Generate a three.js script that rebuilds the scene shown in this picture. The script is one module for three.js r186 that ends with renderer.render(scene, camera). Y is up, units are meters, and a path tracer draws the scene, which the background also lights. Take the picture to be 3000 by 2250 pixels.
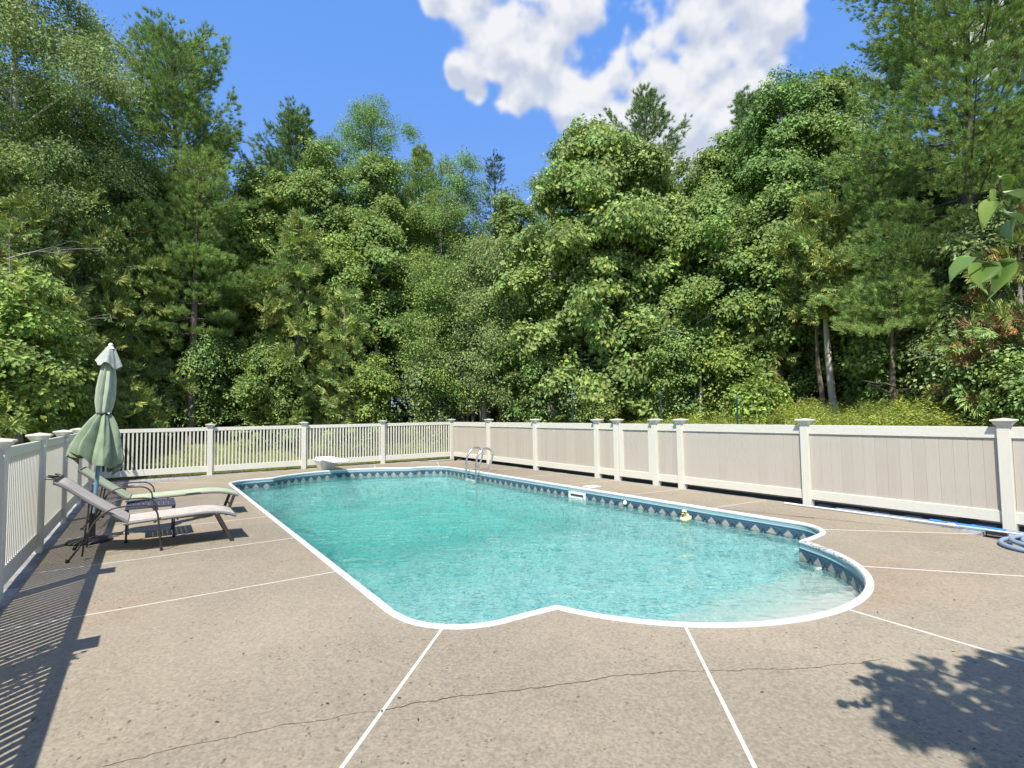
import * as THREE from 'three';
import { mergeGeometries, toCreasedNormals } from 'three/addons/utils/BufferGeometryUtils.js';
import { RoundedBoxGeometry } from 'three/addons/geometries/RoundedBoxGeometry.js';

// ------------------------------------------------------------------ camera, sky, sun, exposure
const scene = new THREE.Scene();
const V = (x, y, z) => new THREE.Vector3(x, y, z);
const G = (X, d, y = 0) => V(X, y, -d);               // plan position: X to the right, d away along the pool
const rad = THREE.MathUtils.degToRad, { lerp, clamp, smoothstep } = THREE.MathUtils;
const camera = new THREE.PerspectiveCamera(71.24, 4 / 3, 0.05, 900);
camera.position.set(0, 1.5175, 0);
const FOCAL = 1569.76;
const yaw = rad(34.119), pitch = rad(3.199), roll = rad(-0.842);
const fwd = V(Math.sin(yaw) * Math.cos(pitch), Math.sin(pitch), -Math.cos(yaw) * Math.cos(pitch));
const rt0 = V(Math.cos(yaw), 0, Math.sin(yaw)), up0 = V(-Math.sin(yaw) * Math.sin(pitch), Math.cos(pitch), Math.cos(yaw) * Math.sin(pitch));
const right = rt0.clone().multiplyScalar(Math.cos(roll)).addScaledVector(up0, Math.sin(roll));
const upv = rt0.clone().multiplyScalar(-Math.sin(roll)).addScaledVector(up0, Math.cos(roll));
camera.quaternion.setFromRotationMatrix(new THREE.Matrix4().makeBasis(right, upv, fwd.clone().negate()));
camera.updateMatrixWorld(true);
const ray = (px, py) => fwd.clone().addScaledVector(right, (px - 1500) / FOCAL).addScaledVector(upv, -(py - 1125) / FOCAL);
// the place at horizontal distance D seen in that direction (used once, to survey the site from the photograph)
const survey = (px, py, D) => { const r = ray(px, py); return camera.position.clone().addScaledVector(r, D / Math.hypot(r.x, r.z)); };

const renderer = new THREE.WebGLRenderer({ antialias: true });
renderer.setSize(1024, 768);
renderer.toneMapping = THREE.LinearToneMapping;
renderer.toneMappingExposure = 1.55;
renderer.shadowMap.enabled = true;

const sunDir = V(-0.515, 1, 0.45).normalize();
const sun = new THREE.DirectionalLight(new THREE.Color().setRGB(1, 0.955, 0.86), 5);
sun.position.copy(sunDir).multiplyScalar(60).add(V(6, 0, -12));
sun.target.position.set(6, 0, -12);
sun.castShadow = true;
sun.shadow.mapSize.set(4096, 4096);
Object.assign(sun.shadow.camera, { left: -45, right: 45, top: 45, bottom: -45, near: 1, far: 140 });
scene.add(sun, sun.target);
sun.name = 'sun'; sun.target.name = 'sun_target';

// ------------------------------------------------------------------ noise
function rng(seed) { let a = seed >>> 0; return () => { a = (a + 0x6d2b79f5) | 0; let t = Math.imul(a ^ (a >>> 15), 1 | a); t = (t + Math.imul(t ^ (t >>> 7), 61 | t)) ^ t; return ((t ^ (t >>> 14)) >>> 0) / 4294967296; }; }
const hash3 = (x, y, z) => { let h = Math.imul(x, 374761393) ^ Math.imul(y, 668265263) ^ Math.imul(z, 2147483647 - 1640531527); h = Math.imul(h ^ (h >>> 13), 1274126177); return ((h ^ (h >>> 16)) >>> 0) / 4294967296; };
function noise3(x, y, z) {
  const ix = Math.floor(x), iy = Math.floor(y), iz = Math.floor(z); let fx = x - ix, fy = y - iy, fz = z - iz;
  fx = fx * fx * (3 - 2 * fx); fy = fy * fy * (3 - 2 * fy); fz = fz * fz * (3 - 2 * fz);
  const c = (a, b, e) => hash3(ix + a, iy + b, iz + e);
  const x00 = lerp(c(0, 0, 0), c(1, 0, 0), fx), x10 = lerp(c(0, 1, 0), c(1, 1, 0), fx), x01 = lerp(c(0, 0, 1), c(1, 0, 1), fx), x11 = lerp(c(0, 1, 1), c(1, 1, 1), fx);
  return lerp(lerp(x00, x10, fy), lerp(x01, x11, fy), fz);
}
const fbm3 = (x, y, z, n) => { let s = 0, a = 0.5, t = 0; for (let i = 0; i < n; i++) { s += a * noise3(x, y, z); t += a; a *= 0.5; x = x * 2.03 + 7.1; y = y * 2.03 + 3.7; z = z * 2.03 + 1.3; } return s / t; };
// a field of smooth random values that repeats at its edges
function lattice(w, h, cx, cy, seed) {
  const r = rng(seed), L = new Float32Array(cx * cy).map(() => r()), out = new Float32Array(w * h);
  const xi = new Int32Array(w), xf = new Float32Array(w);
  for (let x = 0; x < w; x++) { const u = (x / w) * cx; xi[x] = Math.floor(u); const f = u - xi[x]; xf[x] = f * f * (3 - 2 * f); }
  for (let y = 0; y < h; y++) {
    const v = (y / h) * cy, y0 = Math.floor(v); let f = v - y0; f = f * f * (3 - 2 * f); const a = (y0 % cy) * cx, b = ((y0 + 1) % cy) * cx;
    for (let x = 0; x < w; x++) { const x0 = xi[x], x1 = (x0 + 1) % cx, g = xf[x]; out[y * w + x] = (L[a + x0] * (1 - g) + L[a + x1] * g) * (1 - f) + (L[b + x0] * (1 - g) + L[b + x1] * g) * f; }
  }
  return out;
}
function field(w, h, cx, cy, oct, seed, gain = 0.5) {
  const out = new Float32Array(w * h); let a = 1, t = 0;
  for (let o = 0; o < oct; o++) { const l = lattice(w, h, Math.min(w, cx << o), Math.min(h, cy << o), seed + o * 101); for (let i = 0; i < out.length; i++) out[i] += a * l[i]; t += a; a *= gain; }
  for (let i = 0; i < out.length; i++) out[i] /= t;
  return out;
}
const toS = (c) => { c = clamp(c, 0, 1); return 255 * (c <= 0.0031308 ? 12.92 * c : 1.055 * Math.pow(c, 1 / 2.4) - 0.055); };
// colour(i, x, y) returns linear [r, g, b]
function colourMap(w, h, colour, wrap = true) {
  const data = new Uint8Array(w * h * 4);
  for (let y = 0, i = 0; y < h; y++) for (let x = 0; x < w; x++, i++) { const c = colour(i, x, y); data[i * 4] = toS(c[0]); data[i * 4 + 1] = toS(c[1]); data[i * 4 + 2] = toS(c[2]); data[i * 4 + 3] = 255; }
  const t = new THREE.DataTexture(data, w, h); t.colorSpace = THREE.SRGBColorSpace; t.magFilter = THREE.LinearFilter; t.minFilter = THREE.LinearMipmapLinearFilter; t.generateMipmaps = true;
  if (wrap) t.wrapS = t.wrapT = THREE.RepeatWrapping;
  t.needsUpdate = true; return t;
}
function greyMap(w, h, value) {
  const data = new Uint8Array(w * h * 4);
  for (let y = 0, i = 0; y < h; y++) for (let x = 0; x < w; x++, i++) { const c = clamp(value(i, x, y), 0, 1) * 255; data[i * 4] = data[i * 4 + 1] = data[i * 4 + 2] = c; data[i * 4 + 3] = 255; }
  const t = new THREE.DataTexture(data, w, h); t.magFilter = THREE.LinearFilter; t.wrapS = t.wrapT = THREE.RepeatWrapping; t.needsUpdate = true; return t;
}
function fit(t, w, h, x0 = 0, y0 = 0) { const c = t.clone(); c.repeat.set(1 / w, 1 / h); c.offset.set(-x0 / w, -y0 / h); c.needsUpdate = true; return c; }

// ------------------------------------------------------------------ sky: blue air with broken cumulus
{
  const W = 2048, H = 1024, data = new Float32Array(W * H * 4), r = rng(77);
  const blobs = [[1600, 170, 7], [1730, 260, 8], [1850, 320, 7], [2000, 130, 8], [2150, 110, 7.5], [2260, 70, 6], [1490, 150, 5], [1440, 10, 4.5], [1700, 100, 6], [1350, 215, 1.8], [1400, 255, 1.8], [2130, 260, 6], [2020, 400, 5], [2330, 80, 3], [2960, 40, 5], [1290, -10, 2.2], [1900, -60, 8], [1530, 260, 4]].map(([x, y, s]) => [ray(x, y).normalize(), s * 0.8]);
  for (let k = 0; k < 16; k++) {
    const az = r() * 6.283, el = rad(16 + r() * 44), c = V(Math.cos(az) * Math.cos(el), Math.sin(el), Math.sin(az) * Math.cos(el));
    if (c.angleTo(fwd) < rad(62)) continue;
    for (let j = 0; j < 5; j++) blobs.push([c.clone().add(V((r() - 0.5) * 0.3, (r() - 0.5) * 0.12, (r() - 0.5) * 0.3)).normalize(), 4 + r() * 6]);
  }
  const dir = V(), cover = (x, y, z) => { let m = 0; dir.set(x, y, z); for (const [c, s] of blobs) { const dot = dir.dot(c); if (dot < 0.9) continue; const a = (Math.acos(Math.min(1, dot)) * 57.296) / s; if (a < 1.5) m = Math.max(m, 1 - a * a / 2.25); } return m; };
  const dens = (x, y, z, m) => { const n = fbm3(x * 7 + 3, y * 9, z * 7, 6), w = fbm3(x * 26, y * 30 + 5, z * 26, 5); return (n - 0.5) * 2.1 + (w - 0.5) * 0.8 + m * 0.95 - 0.66; };
  for (let row = 0; row < H; row++) {
    const el = ((row + 0.5) / H - 0.5) * Math.PI, y = Math.sin(el), ch = Math.cos(el), e = clamp(el / 1.5708, 0, 1);
    const k1 = Math.pow(1 - e, 7), k2 = smoothstep(e, 0.2, 0.95);
    const base = [0.100 + 0.25 * k1 - 0.045 * k2, 0.245 + 0.21 * k1 - 0.085 * k2, 0.61 + 0.02 * k1 - 0.12 * k2];
    for (let col = 0; col < W; col++) {
      const az = ((col + 0.5) / W - 0.5) * 2 * Math.PI, x = Math.cos(az) * ch, z = Math.sin(az) * ch, i = (row * W + col) * 4;
      let c = y < 0 ? [0.16, 0.17, 0.12] : base;
      if (y > 0.05) {
        const m = cover(x, y, z);
        if (m > 0) {
          const d = dens(x, y, z, m), a = smoothstep(d, -0.03, 0.26);
          if (a > 0) {
            const d2 = dens(x + sunDir.x * 0.028, y + sunDir.y * 0.028, z + sunDir.z * 0.028, m), lit = clamp(0.74 + (d - d2) * 2.2 - Math.max(0, d - 0.15) * 0.55, 0.3, 1);
            const wht = [0.59, 0.595, 0.61], shd = [0.30, 0.35, 0.46];
            c = [0, 1, 2].map((k) => lerp(base[k], lerp(shd[k], wht[k], lit), a * 0.97));
          }
        }
      }
      data[i] = c[0]; data[i + 1] = c[1]; data[i + 2] = c[2]; data[i + 3] = 1;
    }
  }
  const sky = new THREE.DataTexture(data, W, H, THREE.RGBAFormat, THREE.FloatType);
  sky.mapping = THREE.EquirectangularReflectionMapping; sky.magFilter = THREE.LinearFilter; sky.needsUpdate = true;
  scene.background = sky; scene.environment = sky;
}

// ------------------------------------------------------------------ helpers
const counts = {};
const numbered = (n) => { counts[n] = (counts[n] ?? -1) + 1; return counts[n] ? n + '_' + String(counts[n]).padStart(3, '0') : n; };
function tag(o, label, category, group, kind) { Object.assign(o.userData, { label, category }); if (group) o.userData.group = group; if (kind) o.userData.kind = kind; return o; }
function base(name, pos, turn = 0) { const o = new THREE.Group(); o.name = numbered(name); o.position.copy(pos); o.rotation.y = turn; scene.add(o); return o; }
function part(name, geo, mat, parent, pos) { const m = new THREE.Mesh(geo, mat); m.name = name; m.castShadow = m.receiveShadow = true; if (pos) m.position.copy(pos); if (parent === scene) m.name = numbered(name); parent.add(m); return m; }
const box = (w, h, d, x = 0, y = 0, z = 0) => new THREE.BoxGeometry(w, h, d).translate(x, y, z);
const rbox = (w, h, d, r, x = 0, y = 0, z = 0, s = 1) => new RoundedBoxGeometry(w, h, d, s, r).translate(x, y, z);
const tube = (pts, r, seg = 16, rs = 8, closed = false) => new THREE.TubeGeometry(new THREE.CatmullRomCurve3(pts, closed, 'centripetal'), seg, r, rs, closed);
const rod = (a, b, r, rs = 8, r2 = r) => { const d = b.clone().sub(a); return new THREE.CylinderGeometry(r2, r, d.length(), rs).translate(0, d.length() / 2, 0).applyQuaternion(new THREE.Quaternion().setFromUnitVectors(V(0, 1, 0), d.normalize())).translate(a.x, a.y, a.z); };
const merge = (list) => mergeGeometries(list.map((g) => { const q = g.index ? g.toNonIndexed() : g; for (const k of Object.keys(q.attributes)) if (!['position', 'normal', 'uv'].includes(k)) q.deleteAttribute(k); return q; }));
const flat = (g) => { const q = g.index ? g.toNonIndexed() : g; q.computeVertexNormals(); return q; };
const rgb = (r, g, b) => new THREE.Color().setRGB(r, g, b);
const std = (color, roughness = 0.6, more = {}) => new THREE.MeshStandardMaterial({ color, roughness, ...more });
// a tapered tube through points, r(u) its radius
function taper(pts, r, seg = 8, rs = 6) {
  const c = new THREE.CatmullRomCurve3(pts, false, 'centripetal'), g = new THREE.TubeGeometry(c, seg, 1, rs, false), p = g.attributes.position, q = V();
  for (let i = 0; i <= seg; i++) { const o = c.getPointAt(i / seg), k = r(i / seg); for (let j = 0; j <= rs; j++) { const n = i * (rs + 1) + j; q.fromBufferAttribute(p, n).sub(o).multiplyScalar(k).add(o); p.setXYZ(n, q.x, q.y, q.z); } }
  return g;
}
// ------------------------------------------------------------------ terrain and lawn
const outside = (X, d) => Math.max(d - 17.2, X - 9.2, -1.6 - X, 0);
function terrainY(X, d) {
  const s = outside(X, d);
  const rise = X > 9.2 || d > 17.2 ? 1.45 : 0.9;
  let y = -0.06 + rise * smoothstep(s, 0.3, 8.5) + 0.02 * Math.max(0, s - 9);
  y += s > 0.4 ? (noise3(X * 0.35, d * 0.35, 2) - 0.5) * 0.18 * Math.min(1, s / 3) : 0;
  if (d < -8) y = -0.06;
  const inX = X > -1.25 && X < 9.05, inD = d > -7 && d < 17.0;
  if (inX && inD) y = -3.2;
  return y;
}
{
  const xs = [], ds = [];
  for (let v = -320; v < -30; v += 24) xs.push(v);
  for (let v = -30; v < -2.2; v += 1) xs.push(v);
  xs.push(-2, -1.7, -1.4, -1.27, -1.24, -0.9, 1, 4, 7, 8.7, 9.04, 9.07, 9.3, 9.6);
  for (let v = 10; v < 34; v += 0.6) xs.push(v);
  for (let v = 34; v < 330; v += 24) xs.push(v);
  for (let v = -300; v < -12; v += 24) ds.push(v);
  ds.push(-12, -9, -7.1, -6.95, -5, 0, 5, 10, 15, 16.8, 16.98, 17.02, 17.3, 17.6);
  for (let v = 18; v < 42; v += 0.6) ds.push(v);
  for (let v = 42; v < 340; v += 24) ds.push(v);
  const pos = [], uv = [], idx = [], nx = xs.length;
  for (const d of ds) for (const X of xs) { pos.push(X, terrainY(X, d), -d); uv.push(X, d); }
  for (let j = 0; j < ds.length - 1; j++) for (let i = 0; i < nx - 1; i++) { const a = j * nx + i; idx.push(a, a + 1, a + nx, a + 1, a + nx + 1, a + nx); }
  const g = new THREE.BufferGeometry(); g.setAttribute('position', new THREE.Float32BufferAttribute(pos, 3)); g.setAttribute('uv', new THREE.Float32BufferAttribute(uv, 2)); g.setIndex(idx); g.computeVertexNormals();
  const n1 = field(1024, 1024, 12, 12, 6, 11), n2 = field(1024, 1024, 200, 200, 2, 12);
  const map = colourMap(1024, 1024, (i) => { const a = n1[i], b = n2[i], k = smoothstep(a, 0.4, 0.62); return [lerp(0.125, 0.175, k) * (0.7 + b * 0.6), lerp(0.15, 0.19, k) * (0.7 + b * 0.6), lerp(0.03, 0.045, k) * (0.7 + b * 0.6)]; });
  const m = part('lawn', g, std(0xffffff, 0.95, { map: fit(map, 5, 5), bumpMap: fit(map, 5, 5), bumpScale: 0.03 }), scene);
  tag(m, 'mown lawn rising gently from the fences to the foot of the woods', 'lawn', null, 'structure');
}

{
  const n = field(256, 256, 8, 8, 5, 18), m = colourMap(256, 256, (i) => { const t = 0.5 + n[i]; return [0.03 * t, 0.024 * t, 0.018 * t]; }), mat = std(0xffffff, 1, { map: fit(m, 1, 1), bumpMap: fit(m, 1, 1), bumpScale: 0.05 });
  const strip = (pts) => { const pos = [], uv = [], idx = []; pts.forEach(([a, b, c, d], k) => { pos.push(a, terrainY(a, b) + 0.012, -b, c, terrainY(c, d) + 0.012, -d); uv.push(a, b, c, d); if (k) idx.push(k * 2 - 2, k * 2, k * 2 - 1, k * 2 - 1, k * 2, k * 2 + 1); }); const g = new THREE.BufferGeometry(); g.setAttribute('position', new THREE.Float32BufferAttribute(pos, 3)); g.setAttribute('uv', new THREE.Float32BufferAttribute(uv, 2)); g.setIndex(idx); g.computeVertexNormals(); return g; };
  const a = [], b = []; for (let d = -6; d < 17.2; d += 0.6) a.push([9.08, d, 9.75 + 0.1 * noise3(d, 1, 1), d]); for (let X = -1; X < 9.8; X += 0.6) b.push([X, 17.03, X, 17.45 + 0.1 * noise3(X, 2, 1)]);
  tag(part('shade_soil_strip', mergeGeometries([strip(a), strip(b)]), mat, scene), 'soil strip along the back of the fences with their shade painted into its dark colour', 'soil', null, 'structure');  // near-black colour stands in for the shade under and behind the fences
}
// ------------------------------------------------------------------ pool outline (outer edge of the coping), clockwise from the near left
const arc = (cx, cd, r, a0, a1, n) => Array.from({ length: n + 1 }, (_, i) => { const a = rad(lerp(a0, a1, i / n)); return [cx + r * Math.cos(a), cd + r * Math.sin(a)]; });
const OUT = [];
for (const pts of [
  [[1.55, 4.05], [1.55, 5], [1.55, 6], [1.55, 7], [1.55, 8], [1.55, 9], [1.55, 10], [1.55, 11], [1.55, 12], [1.55, 13], [1.55, 13.9]],
  arc(2.2, 13.95, 0.65, 176, 94, 8), [[2.4, 14.61], [2.58, 14.63]],
  arc(4.42, 12.95, 2.49, 137.5, 43.5, 30), [[6.45, 14.62], [6.6, 14.61]],
  arc(6.63, 13.96, 0.65, 86, 4, 8),
  [[7.28, 13.8], [7.28, 12.8], [7.28, 11.8], [7.28, 10.8], [7.28, 9.8], [7.28, 8.8], [7.28, 7.8], [7.28, 6.8], [7.28, 5.8], [7.28, 4.8], [7.28, 4.02]],
  arc(6.66, 3.95, 0.62, -4, -88, 9), [[6.5, 3.31], [6.29, 3.30]],
  arc(4.47, 3.94, 1.92, -19.5, -161.5, 40), [[2.45, 3.34], [2.3, 3.34]],
  arc(2.2, 3.98, 0.64, -84, -174, 9),
]) for (const q of pts) { const l = OUT[OUT.length - 1]; if (!l || Math.hypot(l[0] - q[0], l[1] - q[1]) > 0.02) OUT.push(q); }
const NO = OUT.length;
// inward offset with mitred corners (clockwise outline: inside lies to the right of travel)
function inset(s) {
  return OUT.map((p, i) => {
    const a = OUT[(i + NO - 1) % NO], b = OUT[(i + 1) % NO];
    const n = (u, v) => { const x = v[0] - u[0], y = v[1] - u[1], l = Math.hypot(x, y); return [y / l, -x / l]; };
    const m = n(a, p), k = n(p, b), t = [m[0] + k[0], m[1] + k[1]], q = Math.max(0.35, (t[0] * t[0] + t[1] * t[1]) / 2);
    return [p[0] + (t[0] * s) / q, p[1] + (t[1] * s) / q];
  });
}

// ------------------------------------------------------------------ pool deck: slabs between sealed joints
const deck = base('pool_deck', V(0, 0, 0));
tag(deck, 'tan exposed concrete pool deck cut by white joint lines', 'pool deck', null, 'structure');
const W0 = 2048;
function concrete(w, h, mx, my, seed, streak) {
  const big = field(w, h, Math.round(mx * 0.45), Math.round(my * 0.5), 6, seed, 0.52), mid = field(w, h, Math.round(mx * 5), Math.round(my * 3.2 * streak), 4, seed + 7), fine = field(w, h, Math.round(mx * 75), Math.round(my * 75), 2, seed + 13, 0.8), red = field(w, h, Math.round(mx * 0.5), Math.round(my * 0.7), 3, seed + 21), wear = field(w, h, Math.round(mx * 1.5), Math.round(my * 1.5), 3, seed + 31);
  const lum = new Float32Array(w * h);
  for (let i = 0; i < lum.length; i++) lum[i] = 0.94 + (big[i] - 0.5) * 0.46 + (mid[i] - 0.5) * 0.14 + (fine[i] - 0.5) * 0.62;
  const r = rng(seed + 3);                                        // pits left by rock salt, dark little specks
  for (let k = 0, N = Math.round(mx * my * 210); k < N; k++) {
    const cx = r() * w, cy = r() * h, i0 = Math.floor(cy) * w + Math.floor(cx);
    if (wear[i0] < 0.3 + r() * 0.35) continue;
    const s = (0.0035 + 0.0065 * r() * r()) * (w / mx), a = r() * 3.14, ca = Math.cos(a), sa = Math.sin(a), st = 1 + r() * 1.2, dk = 0.35 + r() * 0.4, R = Math.ceil(s * st);
    for (let y = -R; y <= R; y++) for (let x = -R; x <= R; x++) {
      const u = (x * ca + y * sa) / (s * st), v = (-x * sa + y * ca) / s; if (u * u + v * v > 1) continue;
      const q = (((Math.floor(cy) + y + h) % h) * w) + ((Math.floor(cx) + x + w) % w); lum[q] *= 1 - dk * (1 - u * u - v * v);
    }
  }
  return colourMap(w, h, (i) => { const l = clamp(lum[i], 0.25, 1.35), k = smoothstep(red[i], 0.55, 0.8); return [0.262 * l * (1 + 0.04 * k), 0.222 * l * (1 - 0.05 * k), 0.162 * l * (1 - 0.09 * k)]; });
}
const nearMap = concrete(2048, 1024, 8.5, 4.4, 501, 1.3), farMap = concrete(2048, 2048, 11, 17, 777, 1);
const mats = [fit(nearMap, 8.5, 4.4, -0.5, 0.6), fit(farMap, 11, 17, -1.5, 0.5)].map((t, k) => std(0xffffff, 0.9, { map: t, bumpMap: t, bumpScale: k ? 0.004 : 0.003 }));
// joints: [place on the pool, place on the outer edge, outer corners that follow before the next joint, near?]
const JO = [
  [[1.55, 5.41], [-0.95, 5.41], []], [[1.55, 7.22], [-0.95, 7.2], []], [[1.55, 9.03], [-0.95, 8.99], []], [[1.55, 10.8], [-0.95, 10.76], []], [[1.55, 12.6], [-0.95, 12.57], [[-0.95, 14.6], [-0.45, 14.95]]],
  [[1.58, 14.2], [0.25, 15.45], [[0.47, 15.6], [1.41, 16.24]]], [[2.95, 14.98], [2.6, 16.5], [[3.0, 16.58]]], [[5.47, 15.22], [5.9, 16.45], [[6.36, 16.42]]],
  [[7.12, 14.4], [7.85, 16.02], [[8.44, 15.9], [8.62, 15.5]]], [[7.28, 12.4], [8.64, 12.36], []], [[7.28, 10.62], [8.65, 10.55], []], [[7.28, 8.86], [8.66, 8.71], []], [[7.28, 7.06], [8.67, 6.93], []], [[7.28, 5.3], [8.68, 5.19], [[8.68, 4.5], [8.38, 2.72]]],
  [[7.11, 3.5], [8.2, 2.32], [[8.04, 2.0], [7.6, 1.15]], 1], [[5.72, 2.49], [6.95, 0.95], [[6.9, 0.2], [6.9, -6]], 1], [[4.42, 2.03], [3.87, -6], [[-0.95, -6]], 1], [[3.17, 2.54], [-0.95, -2.15], [], 1], [[1.78, 3.55], [-0.95, 0.64], [], 1],
];
const NJ = JO.length, hws = JO.map((j, k) => (k >= 14 ? 0.0095 : 0.007));
const cross = JO.map(([p, o]) => { const x = o[0] - p[0], y = o[1] - p[1], l = Math.hypot(x, y); return [-y / l, x / l]; });   // to the left of the joint, seen from the pool
const nearest = (p) => OUT.reduce((b, q, i) => { const s = Math.hypot(q[0] - p[0], q[1] - p[1]); return s < b[1] ? [i, s] : b; }, [0, 9])[0];
const seal = std(rgb(0.52, 0.5, 0.44), 0.8);
for (let k = 0; k < NJ; k++) {
  const A = JO[k], B = JO[(k + 1) % NJ], ca = cross[k], cb = cross[(k + 1) % NJ];
  // going clockwise the slab lies to the right of joint A and to the left of joint B, seen from the pool outwards
  const sh = (p, c, s) => [p[0] + c[0] * s, p[1] + c[1] * s];
  let i = nearest(A[0]), j = nearest(B[0]); const mid = [];
  for (let q = i; ; q = (q + 1) % NO) { const P = OUT[q]; if (Math.hypot(P[0] - A[0][0], P[1] - A[0][1]) > 0.05 && Math.hypot(P[0] - B[0][0], P[1] - B[0][1]) > 0.05) mid.push(P); if (q === j) break; }
  const wa = hws[k], wb = hws[(k + 1) % NJ], loop = [sh(A[0], ca, -wa), ...mid, sh(B[0], cb, wb), sh(B[1], cb, wb), ...[...A[2]].reverse(), sh(A[1], ca, -wa)];
  const g = new THREE.ExtrudeGeometry(new THREE.Shape(loop.map((q) => new THREE.Vector2(q[0], q[1]))), { depth: 0.12, bevelEnabled: false }).rotateX(-Math.PI / 2).translate(0, -0.12, 0);
  part('slab', g, mats[A[3] && k >= 14 && k < 18 ? 0 : 1], deck);
  const [p, o] = A, c = ca, w = wa + 0.001, q = [[p[0] + c[0] * w, p[1] + c[1] * w], [p[0] - c[0] * w, p[1] - c[1] * w], [o[0] - c[0] * w, o[1] - c[1] * w], [o[0] + c[0] * w, o[1] + c[1] * w]];
  part('joint_strip', new THREE.ExtrudeGeometry(new THREE.Shape(q.map((v) => new THREE.Vector2(...v))), { depth: 0.05, bevelEnabled: false }).rotateX(-Math.PI / 2).translate(0, -0.0485, 0), seal, deck);
}
// the crack wandering across the near slabs, filled with dark grit
{
  const r = rng(9), dirt = std(rgb(0.05, 0.04, 0.033), 1);
  const runs = [[[-0.14, 3.03], [0.3, 2.98], [0.84, 2.82], [1.0, 2.76]], [[1.02, 2.75], [1.3, 2.68], [1.62, 2.56], [1.9, 2.43], [2.25, 2.31], [2.6, 2.135], [2.7, 2.075]], [[2.72, 2.06], [2.95, 1.91], [3.16, 1.77], [3.4, 1.65], [3.75, 1.5]]], wide = [0.0035, 0.0062, 0.0045];
  runs.forEach((run, n) => {
    const c = new THREE.CatmullRomCurve3(run.map(([X, d]) => G(X, d, 0.0015))), N = 90, pos = [], idx = [];
    let off = 0;
    for (let i = 0; i <= N; i++) {
      const u = i / N, p = c.getPointAt(u), t = c.getTangentAt(u), s = V(-t.z, 0, t.x); off = off * 0.8 + (r() - 0.5) * 0.016; const w = wide[n] * (0.45 + r() * 0.9) * Math.min(1, 8 * (1 - u) + 0.2);
      const a = p.clone().addScaledVector(s, off + w / 2), b = p.clone().addScaledVector(s, off - w / 2); pos.push(a.x, a.y, a.z, b.x, b.y, b.z);
      if (i < N) idx.push(i * 2, i * 2 + 1, i * 2 + 2, i * 2 + 1, i * 2 + 3, i * 2 + 2);
    }
    const g = new THREE.BufferGeometry(); g.setAttribute('position', new THREE.Float32BufferAttribute(pos, 3)); g.setIndex(idx); g.computeVertexNormals(); part('crack', g, dirt, deck);
  });
}

// ------------------------------------------------------------------ grey pavers between the deck and the fences
{
  const pv = base('paver_border', V(0, 0, 0)); tag(pv, 'grey concrete pavers laid between the deck edge and the fences', 'paving', null, 'structure');
  const n = field(512, 512, 6, 6, 5, 61), f = field(512, 512, 120, 120, 2, 62), tones = [0.19, 0.24, 0.29, 0.22].map((t, k) => { const m = colourMap(256, 256, (i, x, y) => { const q = ((y * 2 + k * 60) % 512) * 512 + ((x * 2 + k * 130) % 512), l = t * (0.6 + n[q] * 0.5 + f[q] * 0.35); return [l, l * 0.98, l * 0.95]; }); return std(0xffffff, 0.92, { map: m, bumpMap: m, bumpScale: 0.004 }); });
  const shapes = [[0.192, 0.292], [0.292, 0.192], [0.192, 0.192]].map(([a, b]) => rbox(a, 0.06, b, 0.006)), r = rng(5);
  let count = 0;
  const put = (X, d, k) => { if (count++ < 290) { const m = part('paver', shapes[k], tones[Math.floor(r() * 4)], pv, G(X, d, -0.043 + (r() - 0.5) * 0.005)); m.rotation.y = (r() - 0.5) * 0.02; } };
  for (let d = 4.2; d < 15; d += 0.3) { put(-1.05, d, 0); put(-1.25, d + 0.11, 0); }
  for (let row = 0, d = 14.9; d < 16.9; d += 0.2, row++) for (let X = -0.9 + (row % 2) * 0.13; X < (d - 14.4) * 1.45 + 0.3 && X < 3.2; X += 0.3) put(X, d, 1);
  for (let X = 3.4; X < 8.7; X += 0.3) { put(X, 16.52, 1); put(X + 0.12, 16.72, 1); }
  for (let d = 4.7; d < 16.4; d += 0.3) put(8.77, d, 0);
  for (let row = 0, d = 4.4; d > 1; d -= 0.2, row++) for (let X = 8.9 - (row % 2) * 0.13; X > 8.85 - (4.6 - d) * 0.34; X -= 0.3) put(X, d, 1);
  part('bedding_sand', merge([[-1.2, 6, 0.6, 24], [0.1, 15.9, 2.2, 2.2], [4.6, 16.6, 9, 0.85], [8.55, 8, 1.0, 18]].map(([x, d, w, h], k) => box(w, 0.05, h, x, -0.105 - k * 0.004, -d))), std(rgb(0.1, 0.09, 0.075), 1), pv);
}
// ------------------------------------------------------------------ the pool: coping, liner, steps, fittings, water
const WATER = -0.185;
const pool = base('swimming_pool', V(0, 0, 0)); tag(pool, 'rectangular liner pool with rounded bays at both ends and white coping', 'pool', null, 'structure');
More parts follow.
